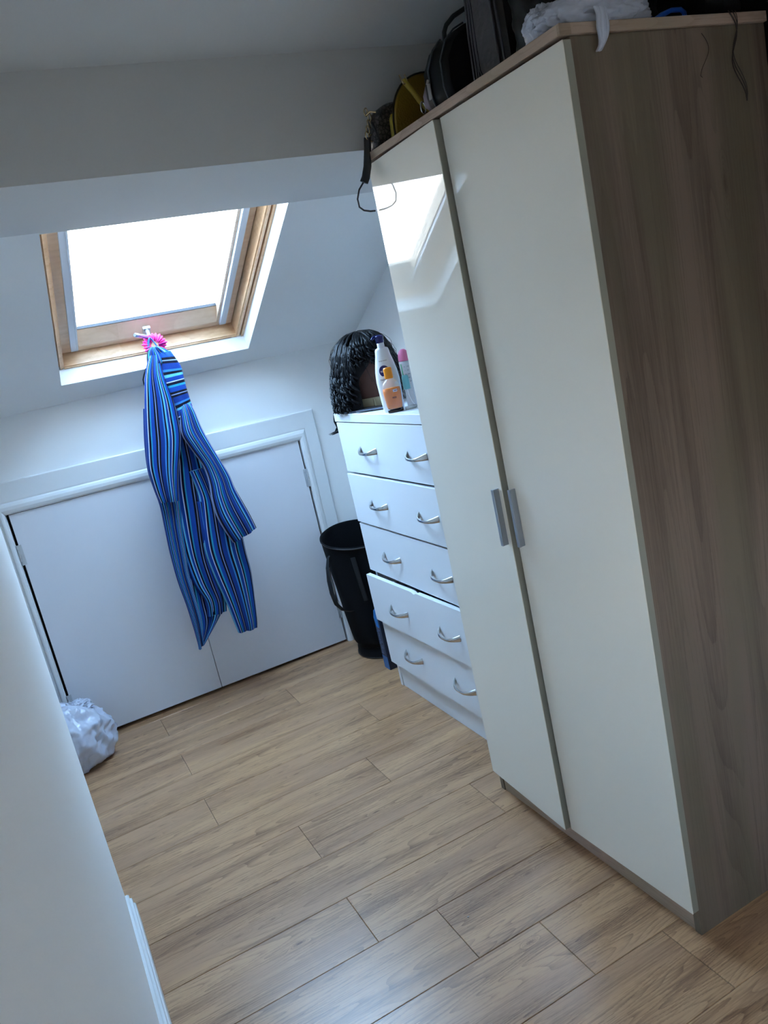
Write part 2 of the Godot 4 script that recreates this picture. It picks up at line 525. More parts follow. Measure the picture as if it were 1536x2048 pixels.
# ---------------------------------------------------------------- roof window
func skylight() -> void:
	var w := setting("window_1", "pine roof window in the sloping ceiling, white sky behind the pane", "window")
	var pine := tex_mat(wood(301, 512, 128, rgb8(222, 184, 144), rgb8(176, 128, 88), rgb8(214, 172, 130), 7.0, 0.25, 0.6, 0.4, []), 0.4, Vector3.ONE * 2.0)
	var pine2 := tex_mat(wood(305, 512, 128, rgb8(232, 206, 178), rgb8(196, 158, 122), rgb8(226, 196, 166), 6.0, 0.2, 0.5, 0.3, []), 0.4, Vector3.ONE * 2.0)  # paler copy of the pine: daylight on the sash put into its colour
	var g := G.new()
	# outer frame: lip, groove, inner face
	var X0 := -0.755; var X1 := -0.0035; var T0 := 0.133; var T1 := 1.295
	for side in [-1, 1]:
		var xo := X1 if side == 1 else X0
		var q := func(d: float) -> float: return xo - side * d
		var put := func(d0: float, d1: float, n0: float, n1: float) -> void:
			slope_box(g, minf(q.call(d0), q.call(d1)), maxf(q.call(d0), q.call(d1)), T0, T1, n0, n1)
		put.call(0.0, 0.010, -0.2, -0.062)
		put.call(0.010, 0.016, -0.2, -0.078)
		put.call(0.016, 0.026, -0.2, -0.066)
		put.call(0.026, 0.031, -0.2, -0.07)
	obj("jamb", g, pine, w)
	g = G.new()
	slope_box(g, X0 + 0.03, X1 - 0.03, T0 + 0.0, T0 + 0.009, -0.2, -0.064)
	slope_box(g, X0 + 0.03, X1 - 0.03, T0 + 0.009, T0 + 0.013, -0.2, -0.068)
	slope_box(g, X0 + 0.03, X1 - 0.03, T1 - 0.03, T1, -0.2, -0.064)
	obj("frame_rail", g, pine, w)
	# sash
	g = G.new()
	slope_box(g, X0 + 0.035, X0 + 0.102, T0 + 0.018, T1 - 0.035, -0.17, -0.122)
	slope_box(g, X1 - 0.102, X1 - 0.035, T0 + 0.018, T1 - 0.035, -0.17, -0.122)
	obj("sash_stile", g, pine2, w)
	g = G.new()
	slope_profile(g, X0 + 0.102, X1 - 0.102, [Vector2(T0 + 0.018, -0.17), Vector2(T0 + 0.018, -0.121), Vector2(T0 + 0.038, -0.121), Vector2(T0 + 0.041, -0.1185), Vector2(T0 + 0.052, -0.1185), Vector2(T0 + 0.124, -0.148), Vector2(T0 + 0.128, -0.17)])
	slope_box(g, X0 + 0.102, X1 - 0.102, T1 - 0.12, T1 - 0.035, -0.17, -0.119)
	obj("sash_rail", g, pine2, w)
	# dark seal in the gap and the glazing bead line
	g = G.new()
	slope_box(g, X0 + 0.031, X0 + 0.035, T0 + 0.013, T1 - 0.03, -0.19, -0.15)
	slope_box(g, X1 - 0.035, X1 - 0.031, T0 + 0.013, T1 - 0.03, -0.19, -0.15)
	slope_box(g, X0 + 0.031, X1 - 0.031, T0 + 0.013, T0 + 0.018, -0.19, -0.15)
	obj("seal", g, M.dark_gap, w)
	g = G.new()
	slope_box(g, X0 + 0.102, X1 - 0.102, T0 + 0.124, T0 + 0.1275, -0.158, -0.1465)
	obj("glazing_bead", g, mat(rgb8(38, 34, 36), 0.6), w)
	for xr in [X0 + 0.071, X1 - 0.091]:
		g = G.new()
		slope_box(g, xr, xr + 0.026, T0 + 0.036, T1 - 0.04, -0.122, -0.110)
		slope_box(g, xr + 0.021 if xr < -0.4 else xr, xr + 0.026 if xr < -0.4 else xr + 0.005, T0 + 0.05, T1 - 0.04, -0.110, -0.106)
		obj("blind_rail", g, M.rail, w)
	g = G.new()
	slope_box(g, X0 + 0.095, X1 - 0.095, T0 + 0.12, T1 - 0.11, -0.160, -0.156)
	var glass := mat(Color(0.95, 0.98, 1.0, 0.05), 0.0, 0.0, 0.5)
	glass.transparency = BaseMaterial3D.TRANSPARENCY_ALPHA
	obj("pane", g, glass, w)
	# lever handle in the middle of the bottom rail
	var h := Node3D.new()
	place("window_handle", h, w)
	g = G.new()
	slope_box(g, -0.409, -0.381, 0.198, 0.232, -0.126, -0.116)
	var A := on_slope(-0.395, 0.22, -0.115)
	var B := on_slope(-0.398, 0.235, -0.075)
	var D := on_slope(-0.462, 0.318, -0.048)
	g.tube([A, A.lerp(B, 0.6), B], [0.011, 0.010, 0.009], 10)
	g.tube([B.lerp(D, -0.08), B.lerp(D, 0.3), B.lerp(D, 0.75), D, D.lerp(B, -0.06)], [0.007, 0.0085, 0.0075, 0.0085, 0.006], 10)
	obj("lever", g, M.alu, h)

# ---------------------------------------------------------------- eaves doors
func eaves_doors() -> void:
	var z := -2.263
	var leaf := [
		["door_1", PackedVector2Array([Vector2(-1.070, 0.020), Vector2(-0.4715, 0.016), Vector2(-0.4715, 0.989), Vector2(-1.070, 0.998)]), "left grey-white flush eaves door, hinged beside the white plastic bag", -1.077, [0.835, 0.185]],
		["door_2", PackedVector2Array([Vector2(-0.4685, 0.016), Vector2(0.144, 0.012), Vector2(0.144, 0.979), Vector2(-0.4685, 0.989)]), "right grey-white flush eaves door, hinged beside the tall black bag", 0.151, [0.808, 0.165]]]
	for d in leaf:
		var o := setting(d[0], d[2], "door")
		var g := G.new()
		g.prism(d[1], z - 0.012, z + 0.006)
		obj("leaf", g, M.door_paint, o)
		for y in d[4]:
			g = G.new()
			var x: float = d[3]
			var s := 1.0 if x < 0.0 else -1.0
			g.box(Vector3(x + s * 0.008, y, z + 0.0072), Vector3(0.016, 0.082, 0.0022), 0.0006)
			g.box(Vector3(x - s * 0.006, y, z + 0.005), Vector3(0.010, 0.082, 0.0022), 0.0006)
			for k in 5:
				g.tube([Vector3(x, y - 0.041 + k * 0.0165, z + 0.008), Vector3(x, y - 0.0265 + k * 0.0165, z + 0.008)], 0.0042, 8)
			for k in [-1.0, 0.0, 1.0]:
				g.box(Vector3(x + s * 0.010, y + k * 0.027, z + 0.0085), Vector3(0.005, 0.005, 0.0012), 0.0005)
			obj("hinge", g, M.hinge, o)
	# dark sheet behind the door gaps, its colour standing in for shade
	var gv := G.new()
	gv.box(Vector3(-0.4625, 0.5, z - 0.04), Vector3(1.23, 1.0, 0.01), 0.0)
	var v := struct("shade_sheet_2", gv, M.dark_gap, "dark sheet standing in for shade behind the eaves doors", "gap")
	# architrave: flat board with a moulded inner edge, mitred at the corners
	var frame := [[Vector2(-1.083, 0.0), Vector2(-1.083, 1.001), Vector2(0.153, 0.979), Vector2(0.153, 0.0)], [Vector2(-1.135, 0.0), Vector2(-1.15, 1.1285), Vector2(0.243, 1.101), Vector2(0.237, 0.0)]]
	var steps := [[0.0, 0.009], [0.05, 0.015], [0.14, 0.0185], [0.24, 0.0185], [0.32, 0.015], [0.36, 0.011], [0.40, 0.012], [0.97, 0.0135], [1.0, 0.011]]
	var names := ["trim_3", "trim_4", "trim_5"]
	var labels := ["left upright of the white moulded door surround", "white moulded board over the eaves doors", "right upright of the white moulded door surround"]
	for k in 3:
		var g := G.new()
		var rings := []
		for e in 2:
			var i: int = frame[0][k + e].x as int
			var a: Vector2 = frame[0][k + e]; var b: Vector2 = frame[1][k + e]
			var r := PackedVector3Array()
			var fa := 1.0
			r.append(Vector3(a.x, a.y, z - 0.004))
			for s in steps:
				var q := a.lerp(b, s[0] if k == 1 or true else s[0])
				r.append(Vector3(q.x, q.y, z + s[1]))
			r.append(Vector3(b.x, b.y, z - 0.004))
			rings.append(r)
		g.loft(rings, true, true, -1)
		struct(names[k], g, M.gloss_paint, labels[k], "architrave")

# ---------------------------------------------------------------- wardrobe
var oak_v: StandardMaterial3D
var oak_h_lit: StandardMaterial3D
func wardrobe() -> void:
	var tv := wood(411, 1024, 512, rgb8(130, 113, 99), rgb8(84, 71, 61), rgb8(116, 107, 88), 10.0, 0.30, 0.55, 0.9, [Vector3(560, 120, 12), Vector3(250, 250, 8)], true)
	oak_v = tex_mat(tv, 0.55, Vector3(1.6, 0.5, 1.6), 0.35)
	var th := wood(412, 1024, 256, rgb8(182, 158, 140), rgb8(122, 100, 86), rgb8(164, 148, 124), 8.0, 0.3, 0.55, 0.7, [])  # same laminate as the sides, paler: window light put into its colour
	oak_h_lit = tex_mat(th, 0.55, Vector3(1.1, 4.0, 1.1), 0.35)
	var w := thing("wardrobe", Vector3.ZERO, "tall two-door wardrobe with glossy cream doors and light oak sides", "wardrobe")
	var L := 0.757; var D := 0.467; var H := 1.8
	var g := G.new()
	g.box(Vector3(D / 2, 0.891, -0.009), Vector3(D, 1.782, 0.018), 0.001)
	obj("side_panel", g, oak_v, w)
	g = G.new()
	g.box(Vector3(D / 2, 0.891, -L + 0.009), Vector3(D, 1.782, 0.018), 0.001)
	obj("side_panel", g, oak_v, w)
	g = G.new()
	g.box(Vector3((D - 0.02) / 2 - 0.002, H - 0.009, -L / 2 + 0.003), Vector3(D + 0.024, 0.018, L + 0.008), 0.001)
	obj("top_panel", g, oak_h_lit, w)
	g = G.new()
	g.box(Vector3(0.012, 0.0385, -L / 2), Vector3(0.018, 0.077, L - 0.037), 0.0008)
	obj("plinth", g, oak_h_lit, w)
	g = G.new()
	g.box(Vector3(D - 0.004, 0.93, -L / 2), Vector3(0.006, 1.7, L - 0.037), 0.0)
	obj("back_panel", g, oak_v, w)
	g = G.new()
	g.box(Vector3(D / 2, 0.086, -L / 2), Vector3(D - 0.01, 0.018, L - 0.037), 0.0)
	obj("base_shelf", g, oak_v, w)
	# each door hangs in its own axes: hinge at the origin, door along z; the far one stands slightly ajar
	for d in [[Vector3(-0.0005, 0, -0.752), 0.358, 0.052, 0.3425, "far glossy cream wardrobe door, slightly ajar, reflecting the roof window"], [Vector3(-0.0005, 0, 0.004), -0.393, -0.012, -0.3685, "near glossy cream wardrobe door beside the oak side panel"]]:
		var dr := Node3D.new()
		place("door", dr, w)
		dr.set_meta("label", d[4])
		dr.transform = Transform3D(Basis(Vector3.UP, -d[2]), d[0])
		g = G.new()
		var yb := 0.068; var yt := 1.776
		var len: float = d[1]
		g.box(Vector3(-0.0175, (yb + yt) / 2, len / 2), Vector3(0.002, yt - yb, absf(len)), 0.0009)
		obj("door_face", g, M.cream, dr)
		g = G.new()
		g.box(Vector3(-0.0085, (yb + yt) / 2, len / 2), Vector3(0.016, yt - yb - 0.0005, absf(len) - 0.0005), 0.0004)
		obj("door_edge", g, M.door_edge, dr)
		g = G.new()
		var hz: float = d[3]
		var prof := PackedVector2Array([Vector2(-0.0185, -0.002), Vector2(-0.0185, 0.002), Vector2(-0.030, 0.0025), Vector2(-0.034, 0.004), Vector2(-0.0355, 0.002), Vector2(-0.0355, -0.005), Vector2(-0.034, -0.006), Vector2(-0.030, -0.0025)])
		# profile lies in (x, z), pushed upwards
		g.prism(prof, 0.0, 0.137, Transform3D(Basis(Vector3(1, 0, 0), Vector3(0, 0, 1), Vector3(0, 1, 0)), Vector3(0, 0.840, hz)))
		obj("handle", g, M.alu, dr)

# ---------------------------------------------------------------- chest of drawers
func chest() -> void:
	var x0 := 0.0936; var z0 := -1.630; var z1 := -0.800
	var c := thing("chest_of_drawers", Vector3.ZERO, "white five-drawer chest with bow handles, between wardrobe and knee wall", "chest")
	var g := G.new()
	var xb := 0.505
	for z in [z0 + 0.008, z1 - 0.008]:
		g.box(Vector3((x0 + 0.02 + xb) / 2, 0.5435, z), Vector3(xb - x0 - 0.02, 1.087, 0.016), 0.0008)
	g.box(Vector3(xb - 0.003, 0.56, (z0 + z1) / 2), Vector3(0.004, 1.05, z1 - z0 - 0.03), 0.0)
	g.box(Vector3((x0 + 0.025 + xb) / 2, 0.09, (z0 + z1) / 2), Vector3(xb - x0 - 0.04, 0.016, z1 - z0 - 0.03), 0.0)
	obj("carcass", g, M.white_mel, c)
	g = G.new()
	g.box(Vector3((x0 - 0.002 + xb) / 2, 1.1025, (z0 + z1) / 2), Vector3(xb - x0 + 0.002, 0.031, z1 - z0 + 0.008), 0.0015)
	obj("top", g, M.white_mel, c)
	g = G.new()
	g.box(Vector3(x0 + 0.033, 0.05, (z0 + z1) / 2), Vector3(0.016, 0.10, z1 - z0 - 0.034), 0.0006)
	obj("plinth", g, M.white_mel, c)
	var hm := handle_mesh()
	var rows := [[0.897, 1.084, 0.0, 0.0], [0.700, 0.889, 0.004, 0.004], [0.502, 0.692, 0.0, 0.0], [0.304, 0.492, 0.018, 0.012], [0.110, 0.298, 0.0, 0.0]]
	var hy := [0.988, 0.791, 0.592, 0.392, 0.202]
	for i in 5:
		var r: Array = rows[i]
		var d := Node3D.new()
		place("drawer", d, c)
		# pulled out a little, more at the far end
		var turn := atan2(r[3] - r[2], z1 - z0)
		var sag := -0.013 if i == 3 else 0.0
		d.transform = Transform3D(Basis(Vector3.UP, -turn) * Basis(Vector3.RIGHT, sag), Vector3(x0 - (r[2] + r[3]) / 2.0, 0, (z0 + z1) / 2))
		g = G.new()
		var hl := (z1 - z0) / 2 - 0.001
		if i == 3:
			# this front has a shallow notch worn into its top edge
			var p := PackedVector2Array([Vector2(-hl, r[0]), Vector2(hl, r[0]), Vector2(hl, r[1]), Vector2(-0.012, r[1]), Vector2(-0.03, r[1] - 0.006), Vector2(-0.045, r[1] - 0.001), Vector2(-0.06, r[1]), Vector2(-hl, r[1])])
			g.prism(p, 0.0, 0.017, Transform3D(Basis(Vector3(0, 0, 1), Vector3(0, 1, 0), Vector3(1, 0, 0)), Vector3.ZERO))
		else:
			g.box(Vector3(0.0085, (r[0] + r[1]) / 2, 0), Vector3(0.017, r[1] - r[0], hl * 2), 0.0012)
		obj("drawer_front", g, M.white_mel, d)
		g = G.new()
		g.box(Vector3(0.19, r[0] + 0.07, -hl + 0.03), Vector3(0.34, 0.12, 0.012), 0.0)
		g.box(Vector3(0.19, r[0] + 0.07, hl - 0.03), Vector3(0.34, 0.12, 0.012), 0.0)
		g.box(Vector3(0.355, r[0] + 0.07, 0), Vector3(0.012, 0.12, hl * 2 - 0.06), 0.0)
		g.box(Vector3(0.19, r[0] + 0.02, 0), Vector3(0.34, 0.005, hl * 2 - 0.06), 0.0)
		obj("drawer_box", g, M.white_mel, d)
		for zz in [-0.178, 0.178]:
			shared("handle", hm, M.chrome, Transform3D(Basis(), Vector3(0, hy[i] - (0.0 if i != 3 else 0.0), zz)), d)

func handle_mesh() -> Mesh:
	# bow handle: broad flared feet, slim bar standing off the front (bar runs along z, stands out along -x)
	var g := G.new()
	var rings := []
	var n := 20
	for i in n + 1:
		var t := float(i) / n
		var s := 2.0 * t - 1.0
		var out := -0.0265 * (1.0 - pow(absf(s), 3.2))
		var z := 0.064 * s
		var drop := -0.008 * (1.0 - s * s)
		var wid := lerpf(0.0046, 0.0118, pow(absf(s), 2.2))
		var th := lerpf(0.0036, 0.0030, absf(s))
		var slope := 0.0265 * 3.2 * pow(absf(s), 2.2) * signf(s) / 0.064
		var nrm := Vector3(-1, 0, slope).normalized() if absf(s) < 0.999 else Vector3(-0.55, 0, signf(s) * 0.83)
		var r := PackedVector3Array()
		for j in 10:
			var a := TAU * j / 10.0
			r.append(Vector3(out, drop, z) + Vector3(0, cos(a) * wid, 0) + nrm * sin(a) * th)
		rings.append(r)
	g.loft(rings, true, true, 0)
	return g.mesh()

# ---------------------------------------------------------------- robe
func stripes() -> StandardMaterial3D:
	var w := 1024; var h := 64
	var rng := RandomNumberGenerator.new()
	rng.seed = 5
	var cols := [rgb8(10, 11, 28), rgb8(18, 54, 128), rgb8(52, 122, 190), rgb8(10, 11, 28), rgb8(96, 178, 214), rgb8(20, 60, 140), rgb8(196, 204, 228), rgb8(12, 14, 36), rgb8(40, 146, 176), rgb8(22, 68, 152), rgb8(9, 9, 22), rgb8(140, 156, 196)]
	var line := []
	var x := 0.0
	var i := 0
	var edges := []
	while x < w:
		var c: Color = cols[i % cols.size()]
		var wd := rng.randf_range(9, 18)
		if i % cols.size() in [1, 5, 9]: wd = rng.randf_range(24, 42)
		if i % cols.size() in [6, 11]: wd = rng.randf_range(6, 10)
		edges.append([x, x + wd, c])
		x += wd
		i += 1
	var nb := noise_bytes(77, w, h, w, h, 0.35, 2)
	var out := PackedByteArray()
	out.resize(w * h * 3)
	var e := 0
	var rowcol := []
	for px in w:
		while px >= edges[e][1] and e < edges.size() - 1: e += 1
		var c: Color = edges[e][2]
		if edges[e][1] - px < 1.5 and e < edges.size() - 1: c = c.lerp(edges[e + 1][2], 0.5)
		rowcol.append(c)
	var q := 0
	for py in h:
		for px in w:
			var c: Color = rowcol[px]
			var k := 0.82 + 0.36 * nb[q] / 255.0
			out[q * 3] = int(clampf(c.r * k, 0, 1) * 255)
			out[q * 3 + 1] = int(clampf(c.g * k, 0, 1) * 255)
			out[q * 3 + 2] = int(clampf(c.b * k, 0, 1) * 255)
			q += 1
	var m := mat(Color.WHITE, 0.8, 0, 0.3)
	m.albedo_texture = ImageTexture.create_from_image(Image.create_from_data(w, h, false, Image.FORMAT_RGB8, out))
	m.rim_enabled = true
	m.rim = 0.12
	m.rim_tint = 0.6
	return m

func spline(a: Array, t: float) -> Vector2:
	var n := a.size() / 2
	var f := clampf(t, 0.0, 1.0) * (n - 1)
	var i := mini(int(f), n - 2)
	var u := f - i
	var P := func(k: int) -> Vector2:
		k = clampi(k, 0, n - 1)
		return Vector2(a[k * 2], a[k * 2 + 1])
	var p0: Vector2 = P.call(i - 1); var p1: Vector2 = P.call(i); var p2: Vector2 = P.call(i + 1); var p3: Vector2 = P.call(i + 2)
	return p1.cubic_interpolate(p2, p0, p3, u) if false else 0.5 * ((2.0 * p1) + (p2 - p0) * u + (2.0 * p0 - 5.0 * p1 + 4.0 * p2 - p3) * u * u + (3.0 * p1 - p0 - 3.0 * p2 + p3) * u * u * u)

# a flattened tube of cloth between two outlines, with lengthwise folds
func cloth(g: G, L: Array, R: Array, z: float, thick: float, folds: float, depth: float, phase: float, width: float, u0 := 0.0, cross := false, rows := 40) -> void:
	var rings := []
	var uvs := []
	var m := 56
	var length := 0.0
	var last := Vector2.ZERO
	for i in rows + 1:
		var t := float(i) / rows
		var a := spline(L, t); var b := spline(R, t)
		var mid := (a + b) * 0.5
		if i > 0: length += mid.distance_to(last)
		last = mid
		var ring := PackedVector3Array()
		var uvr := []
		var endk := 1.0 - 0.35 * pow(absf(2.0 * t - 1.0), 6.0)
		for j in m + 1:
			var th := TAU * j / m
			var s := 0.5 - 0.5 * cos(th)
			var f := sin(th)
			var env := pow(absf(f), 0.7) * signf(f)
			var wob := sin(s * TAU * folds + phase + 1.4 * sin(t * 3.1 + phase)) + 0.45 * sin(s * TAU * folds * 2.3 + phase * 2.0 + t * 5.0)
			var dz := env * thick * endk + depth * wob * absf(f) * (0.5 + 0.5 * t)
			var p := a.lerp(b, s)
			if j < m: ring.append(Vector3(p.x, p.y, z + dz))
			var uu := u0 + s * width / 0.60
			uvr.append(Vector2(u0 + length / 0.60, s) if cross else Vector2(uu, length / 0.05))
		rings.append(ring)
		uvs.append(uvr)
	g.loft(rings, true, true, 0, uvs)

func robe() -> void:
	var r := thing("dressing_gown", Vector3.ZERO, "blue striped towelling dressing gown hanging from the roof window handle", "dressing gown")
	var m := stripes()
	var g := G.new()
	cloth(g, [-0.431,1.468,-0.464,1.403,-0.492,1.313,-0.514,1.229,-0.534,1.143,-0.550,1.068,-0.552,1.016,-0.549,0.955,-0.543,0.918], [-0.395,1.461,-0.398,1.388,-0.388,1.289,-0.388,1.230,-0.394,1.159,-0.417,1.085,-0.440,1.025,-0.459,0.962,-0.470,0.906], -2.020, 0.030, 2.0, 0.007, 0.4, 0.20, 0.1)
	obj("sleeve", g, m, r)
	g = G.new()
	cloth(g, [-0.500,1.28,-0.530,1.16,-0.548,1.052,-0.546,0.977,-0.541,0.901,-0.547,0.813,-0.554,0.711,-0.556,0.591,-0.549,0.480,-0.547,0.385,-0.548,0.285], [-0.40,1.26,-0.41,1.15,-0.434,1.020,-0.450,0.956,-0.463,0.878,-0.480,0.792,-0.492,0.691,-0.503,0.623,-0.505,0.515,-0.507,0.407,-0.524,0.310], -2.060, 0.026, 1.6, 0.008, 1.1, 0.21, 0.45)
	obj("front_panel", g, m, r)
	g = G.new()
	cloth(g, [-0.43,1.25,-0.455,1.079,-0.475,1.013,-0.490,0.947,-0.500,0.847,-0.505,0.743,-0.505,0.652,-0.495,0.549,-0.470,0.466,-0.476,0.399], [-0.33,1.20,-0.328,1.058,-0.326,0.988,-0.331,0.920,-0.345,0.818,-0.368,0.717,-0.382,0.628,-0.381,0.525,-0.385,0.444,-0.394,0.395], -2.085, 0.022, 1.8, 0.010, 2.2, 0.19, 0.02)
	cloth(g, [-0.50,0.72,-0.512,0.56,-0.522,0.46,-0.536,0.345,-0.546,0.275], [-0.40,0.72,-0.405,0.56,-0.400,0.46,-0.396,0.415,-0.515,0.29], -2.095, 0.014, 1.5, 0.004, 0.3, 0.2, 0.7)
	obj("back_panel", g, m, r)
	g = G.new()
	cloth(g, [-0.395,1.0,-0.384,0.902,-0.395,0.836,-0.412,0.749,-0.420,0.666,-0.412,0.569,-0.399,0.484,-0.389,0.414,-0.381,0.336,-0.376,0.295], [-0.29,1.0,-0.273,0.870,-0.258,0.794,-0.254,0.700,-0.257,0.620,-0.257,0.539,-0.265,0.467,-0.275,0.396,-0.285,0.331,-0.293,0.290], -2.062, 0.028, 2.0, 0.007, 0.0, 0.20, 0.3)
	obj("front_panel", g, m, r)
	g = G.new()
	cloth(g, [-0.375,1.26,-0.385,1.213,-0.394,1.153,-0.373,1.087,-0.346,1.013,-0.341,0.943,-0.348,0.876,-0.347,0.807,-0.331,0.739,-0.311,0.682], [-0.335,1.265,-0.324,1.235,-0.313,1.159,-0.297,1.094,-0.276,1.021,-0.256,0.953,-0.247,0.895,-0.231,0.835,-0.215,0.774,-0.202,0.713], -2.010, 0.034, 2.0, 0.007, 0.9, 0.21, 0.62)
	obj("sleeve", g, m, r)
	g = G.new()
	cloth(g, [-0.394,1.470,-0.400,1.420,-0.403,1.370,-0.399,1.317,-0.389,1.250,-0.390,1.200,-0.391,1.160], [-0.349,1.470,-0.327,1.410,-0.326,1.372,-0.327,1.320,-0.325,1.267,-0.324,1.235,-0.336,1.21], -2.020, 0.030, 1.0, 0.004, 0.0, 0.2, 0.15, true, 30)
	obj("shoulder", g, m, r)
	g = G.new()
	cloth(g, [-0.401,0.878,-0.405,0.835,-0.410,0.793,-0.421,0.708], [-0.352,0.865,-0.360,0.82,-0.366,0.780,-0.357,0.699], -2.056, 0.012, 1.0, 0.002, 0.0, 0.11, 0.83, false, 16)
	obj("pocket", g, m, r)
	g = G.new()
	cloth(g, [-0.415,1.498,-0.428,1.485,-0.438,1.465,-0.445,1.430], [-0.392,1.496,-0.372,1.487,-0.345,1.462,-0.329,1.418], -2.035, 0.034, 3.0, 0.007, 0.5, 0.3, 0.35, false, 16)
	obj("collar", g, m, r)
	g = G.new()
	var lp := [Vector3(-0.425, 1.482, -2.045), Vector3(-0.421, 1.50, -2.05), Vector3(-0.411, 1.525, -2.054), Vector3(-0.404, 1.534, -2.056), Vector3(-0.398, 1.526, -2.056), Vector3(-0.390, 1.505, -2.05), Vector3(-0.382, 1.482, -2.045)]
	g.tube(lp, 0.0055, 8, 0.5)
	obj("hanging_loop", g, m, r)
	g = G.new()
	g.tube([Vector3(-0.450, 1.425, -2.05), Vector3(-0.462, 1.405, -2.055), Vector3(-0.470, 1.386, -2.06), Vector3(-0.471, 1.370, -2.06), Vector3(-0.466, 1.352, -2.055)], 0.003, 6)
	obj("tie_cord", g, mat(rgb8(14, 16, 30), 0.8), r)
	# gathered pink hair band pushed over the handle
	var s := thing("scrunchie", Vector3.ZERO, "bright pink gathered scrunchie on the roof window handle above the gown", "scrunchie")
	g = G.new()
	var rings := []
	var c := Vector3(-0.391, 1.503, -2.068)
	var N := 120
	for i in N + 1:
		var a := TAU * i / N
		var ru := 0.0145 + 0.0035 * sin(a * 22.0) + 0.0015 * sin(a * 9.0 + 1.0)
		var ring := PackedVector3Array()
		var rad := Vector3(cos(a), sin(a), 0.0)
		var cc := c + rad * Vector3(0.029, 0.029, 0) + Vector3(0, 0, 0.010 * sin(a * 2.0 + 0.5))
		for j in 14:
			var b := TAU * j / 14
			var rr := ru * (1.0 + 0.10 * sin(3.0 * b + a * 7.0))
			ring.append(cc + rad * cos(b) * rr + Vector3(0, 0, 1) * sin(b) * rr)
		rings.append(ring)
	g.loft(rings, true, false, 0)
	var pk := mat(rgb8(255, 52, 150), 0.75)
	pk.rim_enabled = true
	pk.rim = 0.3
	obj("gathered_fabric", g, pk, s)

